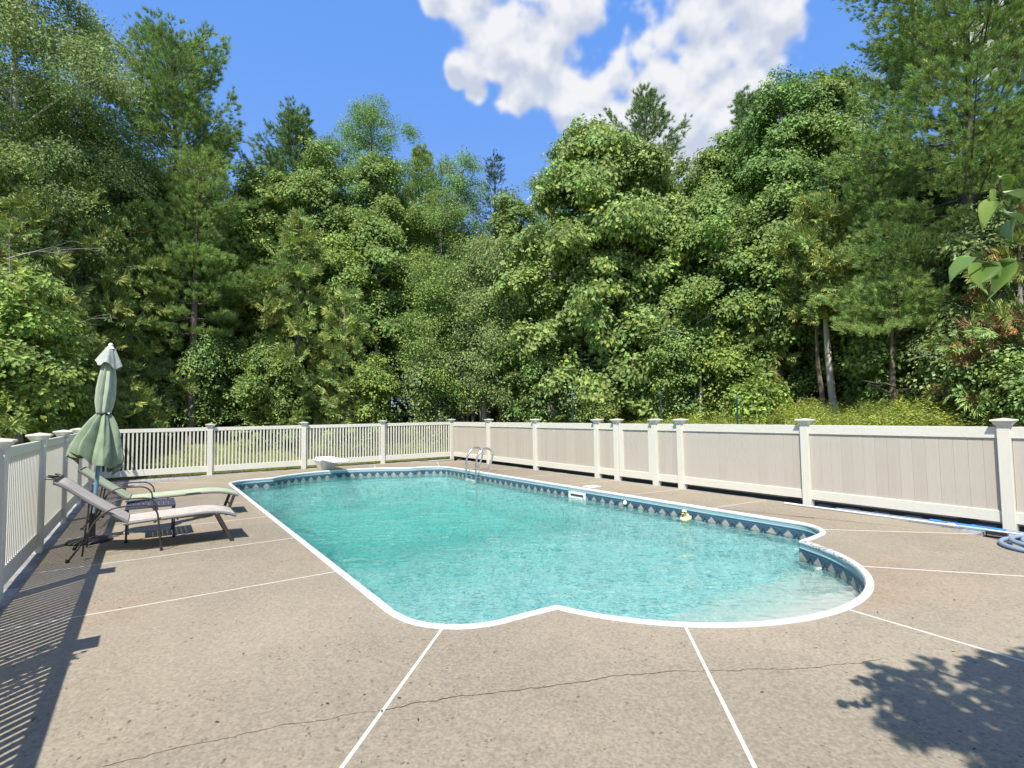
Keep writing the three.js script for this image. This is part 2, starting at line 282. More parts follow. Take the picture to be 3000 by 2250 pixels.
// sweep a profile [inward, y] along the outline from point i0 to i1 (wrapping)
function sweep(profile, i0, i1, gap = 0) {
  const rings = profile.map(([s]) => inset(s)), pos = [], uv = [], idx = [], P = profile.length; let n = 0, run = 0;
  const list = []; for (let q = i0; ; q = (q + 1) % NO) { list.push(q); if (q === i1 && list.length > 1) break; }
  list.forEach((q, k) => {
    if (k) { const a = OUT[list[k - 1]], b = OUT[q]; run += Math.hypot(a[0] - b[0], a[1] - b[1]); }
    profile.forEach(([s, y], j) => {
      let [X, d] = rings[j][q];
      if (gap && (k === 0 || k === list.length - 1)) { const o = rings[j][list[k === 0 ? 1 : k - 1]], l = Math.hypot(o[0] - X, o[1] - d); X += ((o[0] - X) / l) * gap; d += ((o[1] - d) / l) * gap; }
      pos.push(X, y, -d); uv.push(run, y);
    });
    n++;
  });
  for (let k = 0; k < n - 1; k++) for (let j = 0; j < P - 1; j++) { const a = k * P + j; idx.push(a, a + P, a + 1, a + 1, a + P, a + P + 1); }
  const g = new THREE.BufferGeometry(); g.setAttribute('position', new THREE.Float32BufferAttribute(pos, 3)); g.setAttribute('uv', new THREE.Float32BufferAttribute(uv, 2)); g.setIndex(idx); g.computeVertexNormals(); return toCreasedNormals(g, 0.6);
}
const whiteCoping = std(rgb(0.62, 0.63, 0.62), 0.38), scuffN = field(512, 512, 60, 8, 4, 91), scuffM = field(512, 512, 10, 5, 3, 92);
const scuffMap = colourMap(512, 512, (i) => { const k = smoothstep(scuffN[i] + (scuffM[i] - 0.5) * 0.8, 0.64, 0.7) * 0.75; return [lerp(0.62, 0.17, k), lerp(0.63, 0.17, k), lerp(0.62, 0.17, k)]; });
const scuffed = std(0xffffff, 0.45, { map: fit(scuffMap, 1.2, 0.12) });
const profile = [[-0.004, -0.02], [-0.004, 0.006], [0.003, 0.014], [0.012, 0.019], [0.042, 0.019], [0.055, 0.014], [0.063, 0.002], [0.064, -0.012], [0.06, -0.022], [0.03, -0.024]];
const seams = [[1.55, 9], [1.6, 14.2], [3.0, 15], [5.8, 15], [7.2, 14.2], [7.28, 9.8], [7.28, 4.8], [7.2, 3.75], [6.29, 3.3], [5.55, 2.35], [3.6, 2.2], [2.66, 3.3], [2.45, 3.34], [1.58, 3.85]].map(nearest).sort((a, b) => a - b);
seams.forEach((s, k) => { const e = seams[(k + 1) % seams.length], worn = Math.hypot(OUT[s][0] - 6.29, OUT[s][1] - 3.3) < 0.15; part('coping', sweep(profile, s, e, 0.0012), worn ? scuffed : whiteCoping, pool); });
const whole = (p) => { const g = sweep(p, 0, NO - 1); return g; };
function closed(p) { const a = sweep(p, 0, NO - 1), b = sweep(p, NO - 1, 0); return merge([a, b]); }
part('liner_track', closed([[0.056, -0.02], [0.056, -0.066], [0.062, -0.072]]), std(rgb(0.26, 0.4, 0.43), 0.4), pool);
part('track_lip', closed([[0.062, -0.072], [0.068, -0.08], [0.068, -0.088], [0.062, -0.09], [0.062, -0.101], [0.068, -0.106]]), std(rgb(0.05, 0.115, 0.16), 0.45), pool);
// printed border of the liner: sand diamonds between navy zigzags on slate blue
const BW = 1024, BH = 512, bn = field(BW, BH, 24, 12, 5, 41), bf = field(BW, BH, 160, 80, 2, 42);
const border = colourMap(BW, BH, (i, x, y) => {
  const u = ((x / BW) * 4) % 1, v = y / BH, dU = Math.abs(u - 0.5), t = 0.6 + bn[i] * 0.6 + bf[i] * 0.2;
  let c = [0.04, 0.082, 0.125];
  if (v < 0.1) c = [0.075, 0.17, 0.2];
  const e = Math.min(u, 1 - u), z = 0.5 + Math.abs(((u * 6) % 2) - 1) * 0.2;           // zigzag between the diamonds
  if (e < 0.24) { if (v < 0.9 - e * 1.9 && v > 0.55 - e * 1.9) c = [0.012, 0.034, 0.066]; if (Math.abs(v - (0.93 - e * 1.9)) < 0.03) c = [0.085, 0.14, 0.19]; if (Math.abs(v - 0.46) / 0.15 + e / 0.075 < 1) c = [0.3, 0.42, 0.42]; }
  if (e < 0.2 && v > 0.24 && v < 0.5 - e * 1.9 && e > 0.07) c = [0.02, 0.05, 0.09];
  const dd = dU / 0.31 + Math.abs(v - 0.567) / 0.4;
  if (dd < 1) { c = [0.37, 0.34, 0.29]; if (dd < 0.6 && Math.sin((u * 60 + v * 20)) * Math.sin(v * 50 - u * 30) > 0.25) c = [0.3, 0.27, 0.25]; }
  else if (dd < 1.12) c = [0.09, 0.16, 0.2];
  return c.map((q) => q * t);
});
part('liner_border', closed([[0.068, -0.106], [0.068, -0.3]]), std(0xffffff, 0.5, { map: (() => { const c = border.clone(); c.repeat.set(1 / 0.96, 1 / 0.194); c.offset.set(0, 0.3 / 0.194); c.needsUpdate = true; return c; })() }), pool);
// liner colour: aqua fleck print, with caustic-like light cells painted into it
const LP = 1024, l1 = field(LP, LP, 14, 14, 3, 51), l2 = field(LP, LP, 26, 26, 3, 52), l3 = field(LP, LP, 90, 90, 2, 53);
const linerCausticMap = colourMap(LP, LP, (i) => {
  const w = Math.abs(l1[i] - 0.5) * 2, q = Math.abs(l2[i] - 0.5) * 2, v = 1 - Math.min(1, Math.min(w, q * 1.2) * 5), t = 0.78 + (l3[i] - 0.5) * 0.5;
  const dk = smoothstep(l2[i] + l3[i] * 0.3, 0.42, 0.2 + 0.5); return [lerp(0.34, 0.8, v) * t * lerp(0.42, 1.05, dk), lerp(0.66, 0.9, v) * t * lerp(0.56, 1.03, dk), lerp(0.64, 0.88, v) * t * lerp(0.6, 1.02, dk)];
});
const linerMat = std(0xffffff, 0.6, { map: fit(linerCausticMap, 1.5, 1.5) });
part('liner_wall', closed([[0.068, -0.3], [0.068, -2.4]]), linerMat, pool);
const floorY = (X, d) => { const deep = smoothstep(d, 6.2, 8.6) * (1 - 0.62 * smoothstep(d, 10.4, 14.4)), side = Math.min(smoothstep(X, 1.6, 2.9), 1 - smoothstep(X, 5.9, 7.2)); return -0.72 - 0.05 * smoothstep(d, 3, 6.2) - 0.85 * deep * (0.3 + 0.7 * side); };
{
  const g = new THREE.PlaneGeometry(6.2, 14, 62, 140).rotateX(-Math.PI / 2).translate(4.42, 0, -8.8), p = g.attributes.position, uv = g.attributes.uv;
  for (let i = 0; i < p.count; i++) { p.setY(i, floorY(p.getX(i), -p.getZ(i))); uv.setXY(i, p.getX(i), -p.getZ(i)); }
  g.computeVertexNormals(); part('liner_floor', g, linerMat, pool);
}
// moulded steps filling the near bay
{
  const C = [4.47, 3.94], R = 1.848, mat = std(rgb(0.72, 0.72, 0.66), 0.55, { map: fit(colourMap(256, 256, (i) => { const v = 0.82 + (l3[i * 3 % l3.length] - 0.5) * 0.35; return [v, v, v * 0.97]; }), 0.8, 0.8) });
  [[2.6, -0.275], [2.93, -0.43], [3.26, -0.58]].forEach(([edge, y], k) => {
    const a = Math.acos((C[1] - edge) / R), pts = []; for (let i = 0; i <= 40; i++) { const t = -Math.PI / 2 - a + (2 * a * i) / 40; pts.push(new THREE.Vector2(C[0] + R * Math.cos(t), C[1] + R * Math.sin(t))); }
    const rr = 0.1, L = pts[0], E = pts[40];
    const s = new THREE.Shape([...pts, new THREE.Vector2(E.x - rr * 0.6, edge + 0.012), new THREE.Vector2(E.x - 0.4, edge + 0.035), new THREE.Vector2(L.x + 0.4, edge + 0.035), new THREE.Vector2(L.x + rr * 0.6, edge + 0.012)]);
    part('step', new THREE.ExtrudeGeometry(s, { depth: 0.9 + y + 0.08 * 0, bevelEnabled: true, bevelSize: 0.012, bevelThickness: 0.012, bevelSegments: 2, curveSegments: 8 }).rotateX(-Math.PI / 2).translate(0, -0.9 - 0.012, 0), mat, pool);
  });
}
// return fittings and the skimmer mouth
const fit1 = new THREE.CylinderGeometry(0.036, 0.042, 0.02, 20), fitRing = new THREE.TorusGeometry(0.02, 0.006, 8, 16).rotateX(Math.PI / 2).translate(0, 0.011, 0);
const fitting = merge([fit1, fitRing]), plastic = std(rgb(0.8, 0.81, 0.79), 0.4);
part('return_fitting', fitting.clone().rotateZ(Math.PI / 2), plastic, pool, G(7.17, 7.0, -0.118));
part('return_fitting', fitting.clone().rotateX(Math.PI / 2).rotateY(-Math.PI / 2 + 0.52), plastic, pool, G(6.045, 3.055, -0.25));
{
  const sk = new THREE.Group(); sk.name = 'skimmer'; sk.position.copy(G(7.178, 8.32, 0)); pool.add(sk);
  const f = [rbox(0.03, 0.045, 0.5, 0.008, 0, -0.098), rbox(0.03, 0.06, 0.5, 0.008, 0, -0.262), rbox(0.029, 0.2, 0.05, 0.008, 0.001, -0.18, 0.226), rbox(0.029, 0.2, 0.05, 0.008, 0.001, -0.18, -0.226)];
  part('skimmer_frame', merge(f), plastic, sk);
  part('skimmer_weir', rbox(0.012, 0.075, 0.39, 0.004, 0.004, -0.207).rotateZ(-0.12), plastic, sk);
  part('skimmer_throat', box(0.012, 0.15, 0.42, 0.013, -0.18, 0), std(rgb(0.12, 0.17, 0.14), 0.7), sk);
}
// water: one body with a rippled top that tints what is seen through it by its depth
{
  const x0 = 1.5, x1 = 7.36, d0 = 1.9, d1 = 15.62, nx = 176, nd = 412, g = new THREE.PlaneGeometry(x1 - x0, d1 - d0, nx, nd).rotateX(-Math.PI / 2), p = g.attributes.position, uv = g.attributes.uv;
  const h = (X, d) => { const a = X * 0.83 - d * 0.56, b = X * 0.56 + d * 0.83; return 0.022 * (fbm3(a * 1.5 + 4, b * 4.2, 1, 2) - 0.5) + 0.010 * (noise3(a * 4 + 9, b * 9, 5) - 0.5); };   // ripples running across the line of sight
  for (let i = 0; i < p.count; i++) { const X = p.getX(i) + (x0 + x1) / 2, d = -p.getZ(i) + (d0 + d1) / 2; p.setXYZ(i, X, WATER + h(X, d), -d); uv.setXY(i, X, d); }
  g.computeVertexNormals();
  const r1 = field(1024, 1024, 8, 22, 2, 71, 0.4), r2 = field(1024, 1024, 16, 38, 2, 72, 0.4), r3 = field(1024, 1024, 60, 80, 1, 73);
  const ripple = greyMap(1024, 1024, (i) => 0.55 * r1[i] + 0.36 * (1 - Math.abs(r2[i] - 0.5) * 2.2) + 0.04 * r3[i]);
  // sides and bottom lie outside the shell, so the body is closed
  const P0 = [], I0 = [], W = nx + 1, H = nd + 1, n0 = p.count, low = -2.9, edge = [];
  for (let i = 0; i < W; i++) edge.push(i); for (let j = 1; j < H; j++) edge.push(j * W + nx); for (let i = nx - 1; i >= 0; i--) edge.push((H - 1) * W + i); for (let j = H - 2; j > 0; j--) edge.push(j * W);
  const all = [...p.array], uvs = [...uv.array]; for (const e of edge) { all.push(p.getX(e), low, p.getZ(e)); uvs.push(p.getX(e), -p.getZ(e)); }
  const idx = [...g.index.array], E = edge.length; edge.forEach((e, k) => { const k2 = (k + 1) % E; idx.push(e, edge[k2], n0 + k, edge[k2], n0 + k2, n0 + k); });
  for (let k = 1; k < E - 1; k++) idx.push(n0, n0 + k, n0 + k + 1);
  const body = new THREE.BufferGeometry(); body.setAttribute('position', new THREE.Float32BufferAttribute(all, 3)); body.setAttribute('uv', new THREE.Float32BufferAttribute(uvs, 2)); body.setIndex(idx);
  const smooth = toCreasedNormals(body, 0.5);
  const water = part('pool_water', smooth, new THREE.MeshPhysicalMaterial({ color: 0xffffff, roughness: 0.0, transmission: 1, thickness: 1, ior: 1.33, opacity: 0.72, transparent: true, attenuationColor: rgb(0.36, 0.82, 0.78), attenuationDistance: 3.4, bumpMap: (() => { const t = fit(ripple, 3.6, 3.6); t.rotation = rad(-34); return t; })(), bumpScale: 0.07 }), scene);
  tag(water, 'clear turquoise pool water with a rippled surface', 'water', null, 'structure');
}
// ------------------------------------------------------------------ vinyl fences
const vg = field(512, 512, 90, 6, 3, 81), vs = field(512, 512, 7, 7, 4, 82), vf = field(512, 512, 160, 160, 1, 83);
const vinylMap = (r, g, b, amt) => colourMap(512, 512, (i) => { const l = 1 + (vg[i] - 0.5) * amt + (vs[i] - 0.5) * amt * 0.9 + (vf[i] - 0.5) * 0.05; return [r * l, g * l, b * l]; });
const creamMap = vinylMap(0.63, 0.61, 0.53, 0.1), clayMap = vinylMap(0.465, 0.425, 0.362, 0.14);
const cream = std(0xffffff, 0.42, { map: fit(creamMap, 0.9, 0.9) }), clay = [0, 1, 2].map((k) => std(rgb(1 - k * 0.025, 1 - k * 0.028, 1 - k * 0.03), 0.5, { map: fit(clayMap, 0.6, 1.4, k * 0.23, k * 0.4) }));
const smudge = colourMap(256, 256, (i, x, y) => { const q = y * 2 * 512 + x * 2, k = smoothstep(vs[q] * 0.7 + vf[q] * 0.3 + vg[q] * 0.15, 0.64, 0.72) * 0.22 * smoothstep(y / 256, 0.3, 0.55) * (1 - smoothstep(y / 256, 0.8, 0.95)); return [0.465 * (1 - k), 0.425 * (1 - k), 0.362 * (1 - k)]; });
const claySmudged = std(0xffffff, 0.55, { map: smudge });
const capProfile = [[0.064, 0], [0.067, 0.012], [0.074, 0.018], [0.077, 0.03], [0.09, 0.044], [0.094, 0.056], [0.108, 0.066], [0.113, 0.072], [0.113, 0.083], [0.104, 0.088], [0.0, 0.108]];
const capGeo = toCreasedNormals(new THREE.LatheGeometry(capProfile.map(([r, y]) => new THREE.Vector2(r * Math.SQRT2, y)), 4, Math.PI / 4), 0.3);
const POST = 0.127, postGeo = rbox(POST, 1.6, POST, 0.006, 0, 1.275 - 0.8, 0);
const boardGeo = {};
function addPost(f, x) { const p = part('post', postGeo, cream, f, V(x, 0, 0)); part('cap', capGeo, cream, p, V(0, 1.272, 0)); }
function rails(f, x0, x1, tops, thick = 0.046) {
  const L = x1 - x0 - POST + 0.004, xm = (x0 + x1) / 2;
  for (const [a, b] of tops) part('rail', rbox(L, b - a, thick, 0.005, 0, (a + b) / 2, 0), cream, f, V(xm, 0, 0));
}
const picketGeo = box(0.038, 1, 0.03);
function picketPanel(f, x0, x1, n, tops) {
  rails(f, x0, x1, tops);
  const a = tops[0][1], b = tops[1][0], L = x1 - x0 - POST;
  for (let i = 0; i < n; i++) { const m = part('picket', picketGeo, cream, f, V(x0 + POST / 2 + (L * (i + 0.5)) / n, (a + b) / 2, 0)); m.scale.y = b - a + 0.02; }
}
function boards(f, x0, x1, y0, y1, z, marks = []) {
  const n = Math.round((x1 - x0) / 0.154), w = (x1 - x0) / n, r = rng(Math.round(x0 * 100) + 5);
  for (let i = 0; i < n; i++) {
    const key = w.toFixed(3) + (y1 - y0).toFixed(3);
    boardGeo[key] ??= (() => { const s = new THREE.Shape([[0.0008, 0.01], [w - 0.0008, 0.01], [w - 0.0008, -0.008], [w - 0.004, -0.01], [0.004, -0.01], [0.0008, -0.008]].map((q) => new THREE.Vector2(...q))); return flat(new THREE.ExtrudeGeometry(s, { depth: y1 - y0, bevelEnabled: false }).rotateX(-Math.PI / 2)); })();
    const g = boardGeo[key];
    part('board', g, marks.includes(i) ? claySmudged : clay[Math.floor(r() * 3)], f, V(x0 + i * w, y0, z + (r() - 0.5) * 0.002));
  }
}
// boards get uv across and up
const uvBoards = () => { for (const g of Object.values(boardGeo)) { const p = g.attributes.position, u = new Float32Array(p.count * 2); let lo = 1e9, hi = -1e9, x0 = 1e9, x1 = -1e9; for (let i = 0; i < p.count; i++) { lo = Math.min(lo, p.getY(i)); hi = Math.max(hi, p.getY(i)); x0 = Math.min(x0, p.getX(i)); x1 = Math.max(x1, p.getX(i)); } for (let i = 0; i < p.count; i++) { u[i * 2] = (p.getX(i) - x0) / (x1 - x0); u[i * 2 + 1] = (p.getY(i) - lo) / (hi - lo); } g.setAttribute('uv', new THREE.BufferAttribute(u, 2)); } };
{
  const far = base('picket_fence', V(-1.06, 0, -16.773)); tag(far, 'cream vinyl picket fence across the far end of the pool', 'fence');
  const xs = [0, 2.45, 4.89, 7.33, 9.835];
  for (const x of xs) addPost(far, x);
  for (let k = 0; k < 4; k++) picketPanel(far, xs[k], xs[k + 1], 26, [[0.075, 0.235], [1.178, 1.275]]);
}
{
  const left = base('picket_fence', V(-1.062, 0, 2.2), Math.PI / 2); tag(left, 'cream vinyl picket fence running along the left side behind the loungers', 'fence');
  const d0 = 2.2, ds = [-0.11, 2.01, 4.13, 6.25, 8.37, 10.49, 12.61, 14.68].map((d) => d + d0);
  for (const x of ds) addPost(left, x);
  ds.push(16.7 + d0);
  for (let k = 0; k < ds.length - 1; k++) picketPanel(left, ds[k], ds[k + 1], 23, [[0.055, 0.222], [1.19, 1.284]]);
}
{
  const rf = base('privacy_fence', V(8.776, 0, -16.71), -Math.PI / 2); tag(rf, 'cream and taupe solid board fence along the right side of the pool', 'fence');
  const at = [2.44, 4.88, 7.32, 7.964, 9.08, 9.725, 12.175, 14.61, 17.05].map((v) => v);
  for (const x of at) addPost(rf, x);
  const bays = [[0.07, 2.44], [2.44, 4.88], [4.88, 7.32], [7.32, 7.964], [9.08, 9.725], [9.725, 12.175], [12.175, 14.61], [14.61, 17.05]];
  bays.forEach(([a, b], k) => { rails(rf, a, b, [[0.092, 0.234], [1.128, 1.27]], 0.05); boards(rf, a + 0.066, b - 0.066, 0.228, 1.135, -0.004, k === 5 ? [6, 7, 8] : []); });
  const gate = base('gate', V(8.776, 0, -16.71 + 7.964), -Math.PI / 2); tag(gate, 'narrow cream framed gate in the solid board fence', 'gate');
  const w = 9.08 - 7.964, a = POST / 2 + 0.014, b = w - POST / 2 - 0.012;
  part('gate_rail', rbox(b - a, 0.15, 0.054, 0.006, (a + b) / 2, 0.165, 0), cream, gate); part('gate_rail', rbox(b - a, 0.14, 0.054, 0.006, (a + b) / 2, 1.198, 0), cream, gate);
  part('stile', rbox(0.118, 0.892, 0.052, 0.006, a + 0.059, 0.684, 0), cream, gate); part('stile', rbox(0.118, 0.892, 0.052, 0.006, b - 0.059, 0.684, 0), cream, gate);
  boards(gate, a + 0.112, b - 0.112, 0.235, 1.132, -0.006, [0, 1, 2]);
  const iron = std(rgb(0.03, 0.03, 0.03), 0.5, { metalness: 0.4 });
  for (const y of [0.3, 1.05]) part('hinge', merge([rbox(0.05, 0.09, 0.008, 0.002, 0.02, y, -0.034), new THREE.CylinderGeometry(0.008, 0.008, 0.1, 8).translate(-0.002, y, -0.036)]), iron, gate, V(a - 0.01, 0, 0));
  part('latch', rbox(0.07, 0.05, 0.02, 0.004, 0, 0, 0), iron, gate, V(b + 0.005, 1.0, -0.04));
  uvBoards();
}
// ------------------------------------------------------------------ furniture and pool things
const bronze = std(rgb(0.055, 0.044, 0.04), 0.45, { metalness: 0.3 }), greyRail = std(rgb(0.2, 0.19, 0.185), 0.45, { metalness: 0.2 }), rubber = std(rgb(0.012, 0.012, 0.013), 0.7);
const wv = field(256, 256, 4, 4, 3, 95), sling = (r, g, b) => { const m = colourMap(256, 256, (i, x, y) => { const t = 0.86 + 0.16 * (((x >> 1) + (y >> 1)) & 1) + (wv[i] - 0.5) * 0.3 + (x % 64 < 3 ? -0.12 : 0); return [r * t, g * t, b * t]; }); return std(0xffffff, 0.85, { map: fit(m, 0.4, 0.4) }); };
function slingGeo(pts, z0, z1, sag) {                    // a strip of cloth hung between two side rails
  const c = new THREE.CatmullRomCurve3(pts, false, 'centripetal'), N = 40, M = 10, pos = [], uv = [], idx = [];
  for (let i = 0; i <= N; i++) { const p = c.getPointAt(i / N), t = c.getTangentAt(i / N); for (const s of [0, 1]) for (let j = 0; j <= M; j++) { const v = j / M, dip = sag * Math.sin(Math.PI * v) * Math.sin(Math.PI * Math.min(1, i / N * 1.02)) + s * 0.005; pos.push(p.x + t.y * dip, p.y - t.x * dip, lerp(z0, z1, v)); uv.push(i / N * c.getLength(), v * (z1 - z0)); } }
  const R = 2 * (M + 1);
  for (let i = 0; i < N; i++) for (let j = 0; j < M; j++) { const a = i * R + j; idx.push(a, a + 1, a + R, a + 1, a + R + 1, a + R); const b = a + M + 1; idx.push(b, b + R, b + 1, b + 1, b + R, b + R + 1); }
  const g = new THREE.BufferGeometry(); g.setAttribute('position', new THREE.Float32BufferAttribute(pos, 3)); g.setAttribute('uv', new THREE.Float32BufferAttribute(uv, 2)); g.setIndex(idx); g.computeVertexNormals(); return g;
}
// x runs from head to foot, z towards the camera's side; the near rail stands at z = 0, the far one at z = -w
function makeLounger(label, pos, turn, { w, head, hinge, foot, cloth, rail, front, frayed }) {
  const L = base('sun_lounger', pos, turn); tag(L, label, 'sun lounger', 'sling loungers on the deck');
  const backPts = [V(hinge[0] + 0.02, hinge[1], 0), V(lerp(hinge[0], head[0], 0.5), lerp(hinge[1], head[1], 0.5) - 0.004, 0), V(lerp(hinge[0], head[0], 0.9), lerp(hinge[1], head[1], 0.9), 0), V(head[0], head[1] - (frayed ? 0.02 : 0), 0)];
  const seatPts = [V(hinge[0] - 0.02, hinge[1] - 0.01, 0), V(lerp(hinge[0], foot[0], 0.4), hinge[1] + 0.012, 0), V(lerp(hinge[0], foot[0], 0.78), lerp(hinge[1], foot[1], 0.2) + 0.03, 0), V(lerp(hinge[0], foot[0], 0.92), lerp(hinge[1], foot[1], 0.5) + 0.012, 0), V(foot[0], foot[1], 0)];
  part('backrest', slingGeo(backPts, -w + 0.02, -0.02, 0.012), cloth, L); part('seat', slingGeo(seatPts, -w + 0.02, -0.02, 0.014), cloth, L);
  for (const z of [0, -w]) {
    const sh = (pts) => pts.map((p) => V(p.x, p.y - 0.012, z));
    part('back_rail', tube(sh(backPts), 0.017, 20, 8), rail, L); part('side_rail', tube(sh(seatPts), 0.018, 28, 8), rail, L);
    const o = z === 0 ? 0.03 : -0.03, A = hinge[0];
    part('armrest', taper([V(A - 0.5, 0.0, z + o), V(A - 0.37, 0.2, z + o), V(A - 0.26, 0.42, z + o), V(A - 0.13, 0.525, z + o), V(A + 0.06, 0.54, z + o), V(A + 0.22, 0.522, z + o), V(A + 0.292, 0.45, z + o), V(A + 0.31, 0.34, z + o), V(A + 0.345, 0.0, z + o)], () => 0.0098, 48, 8), bronze, L);
    part('leg', rbox(0.045, Math.hypot(front[0] - front[2], front[1]) , 0.03, 0.008).applyMatrix4(new THREE.Matrix4().makeRotationZ(Math.atan2(front[2] - front[0], front[1]))).translate((front[0] + front[2]) / 2, front[1] / 2, z), bronze, L);
    part('back_strut', rod(V(A - 0.38, 0.03, z * 0.86 - 0.04), V(lerp(A, head[0], 0.52), lerp(hinge[1], head[1], 0.52) - 0.03, z * 0.86 - 0.04), 0.009), bronze, L);
  }
  part('crossbar', merge([rod(V(head[0] + 0.01, head[1] - 0.014, 0), V(head[0] + 0.01, head[1] - 0.014, -w), 0.015), rod(V(foot[0] - 0.01, foot[1] - 0.012, 0), V(foot[0] - 0.01, foot[1] - 0.012, -w), 0.015), rod(V(hinge[0], hinge[1] - 0.03, 0), V(hinge[0], hinge[1] - 0.03, -w), 0.012), rod(V(hinge[0] - 0.36, 0.18, 0.03), V(hinge[0] - 0.36, 0.18, -w - 0.03), 0.01), rod(V(lerp(front[0], front[2], 0.5), front[1] / 2, 0), V(lerp(front[0], front[2], 0.5), front[1] / 2, -w), 0.011), rod(V(hinge[0] + 0.5, hinge[1] - 0.028, 0), V(hinge[0] + 0.5, hinge[1] - 0.028, -w), 0.011)]), bronze, L);
  for (const [x, z] of [[hinge[0] - 0.5, 0.03], [hinge[0] - 0.5, -w - 0.03], [hinge[0] + 0.345, 0.03], [hinge[0] + 0.345, -w - 0.03]]) part('foot', new THREE.CylinderGeometry(0.016, 0.018, 0.03, 10), rubber, L, V(x, 0.015, z));
  if (frayed) { const r = rng(31), list = []; for (let k = 0; k < 9; k++) { const z = -0.04 - (w - 0.08) * (k / 8), l = 0.04 + r() * 0.07; list.push(rbox(l, 0.008, 0.022, 0.002).rotateZ(-0.35 + (r() - 0.5) * 0.5).rotateY((r() - 0.5) * 0.5).translate(head[0] - l * 0.4, head[1] + 0.004 + r() * 0.012, z)); } part('frayed_strap', merge(list), std(rgb(0.06, 0.035, 0.045), 0.9), L); }
  return L;
}
makeLounger('worn beige grey sling lounger nearest the camera with a frayed head end', G(0, 7.53), 0, { w: 0.62, head: [-0.83, 0.885], hinge: [-0.195, 0.365], foot: [0.925, 0.318], cloth: sling(0.45, 0.4, 0.345), rail: greyRail, front: [0.71, 0.36, 0.885], frayed: true });
makeLounger('pale green sling lounger behind the low table and the umbrella', G(0.0, 9.6), -0.04, { w: 0.62, head: [-0.8, 0.83], hinge: [-0.24, 0.365], foot: [1.2, 0.305], cloth: sling(0.38, 0.43, 0.28), rail: greyRail, front: [1.14, 0.3, 1.03], frayed: false });
{
  const t = base('side_table', G(0.045, 8.53)); tag(t, 'low navy slatted side table between the two loungers', 'table');
  const navy = std(rgb(0.05, 0.055, 0.085), 0.5);
  part('frame', merge([rbox(0.53, 0.03, 0.025, 0.005, 0, 0.415, 0.3), rbox(0.53, 0.03, 0.025, 0.005, 0, 0.415, -0.3), rbox(0.025, 0.03, 0.575, 0.005, 0.2525, 0.415, 0), rbox(0.025, 0.03, 0.575, 0.005, -0.2525, 0.415, 0)]), navy, t);
  for (let k = 0; k < 9; k++) part('slat', rbox(0.048, 0.012, 0.575, 0.003, -0.216 + k * 0.054, 0.421, 0), navy, t);
  for (const [x, z] of [[-0.25, 0.28], [0.25, 0.28], [-0.25, -0.28], [0.25, -0.28]]) { const l = part('leg', rod(V(x, 0.02, z), V(x, 0.405, z), 0.012), navy, t); part('foot', new THREE.CylinderGeometry(0.015, 0.021, 0.035, 12).translate(x, 0.0175, z), rubber, l); }
}
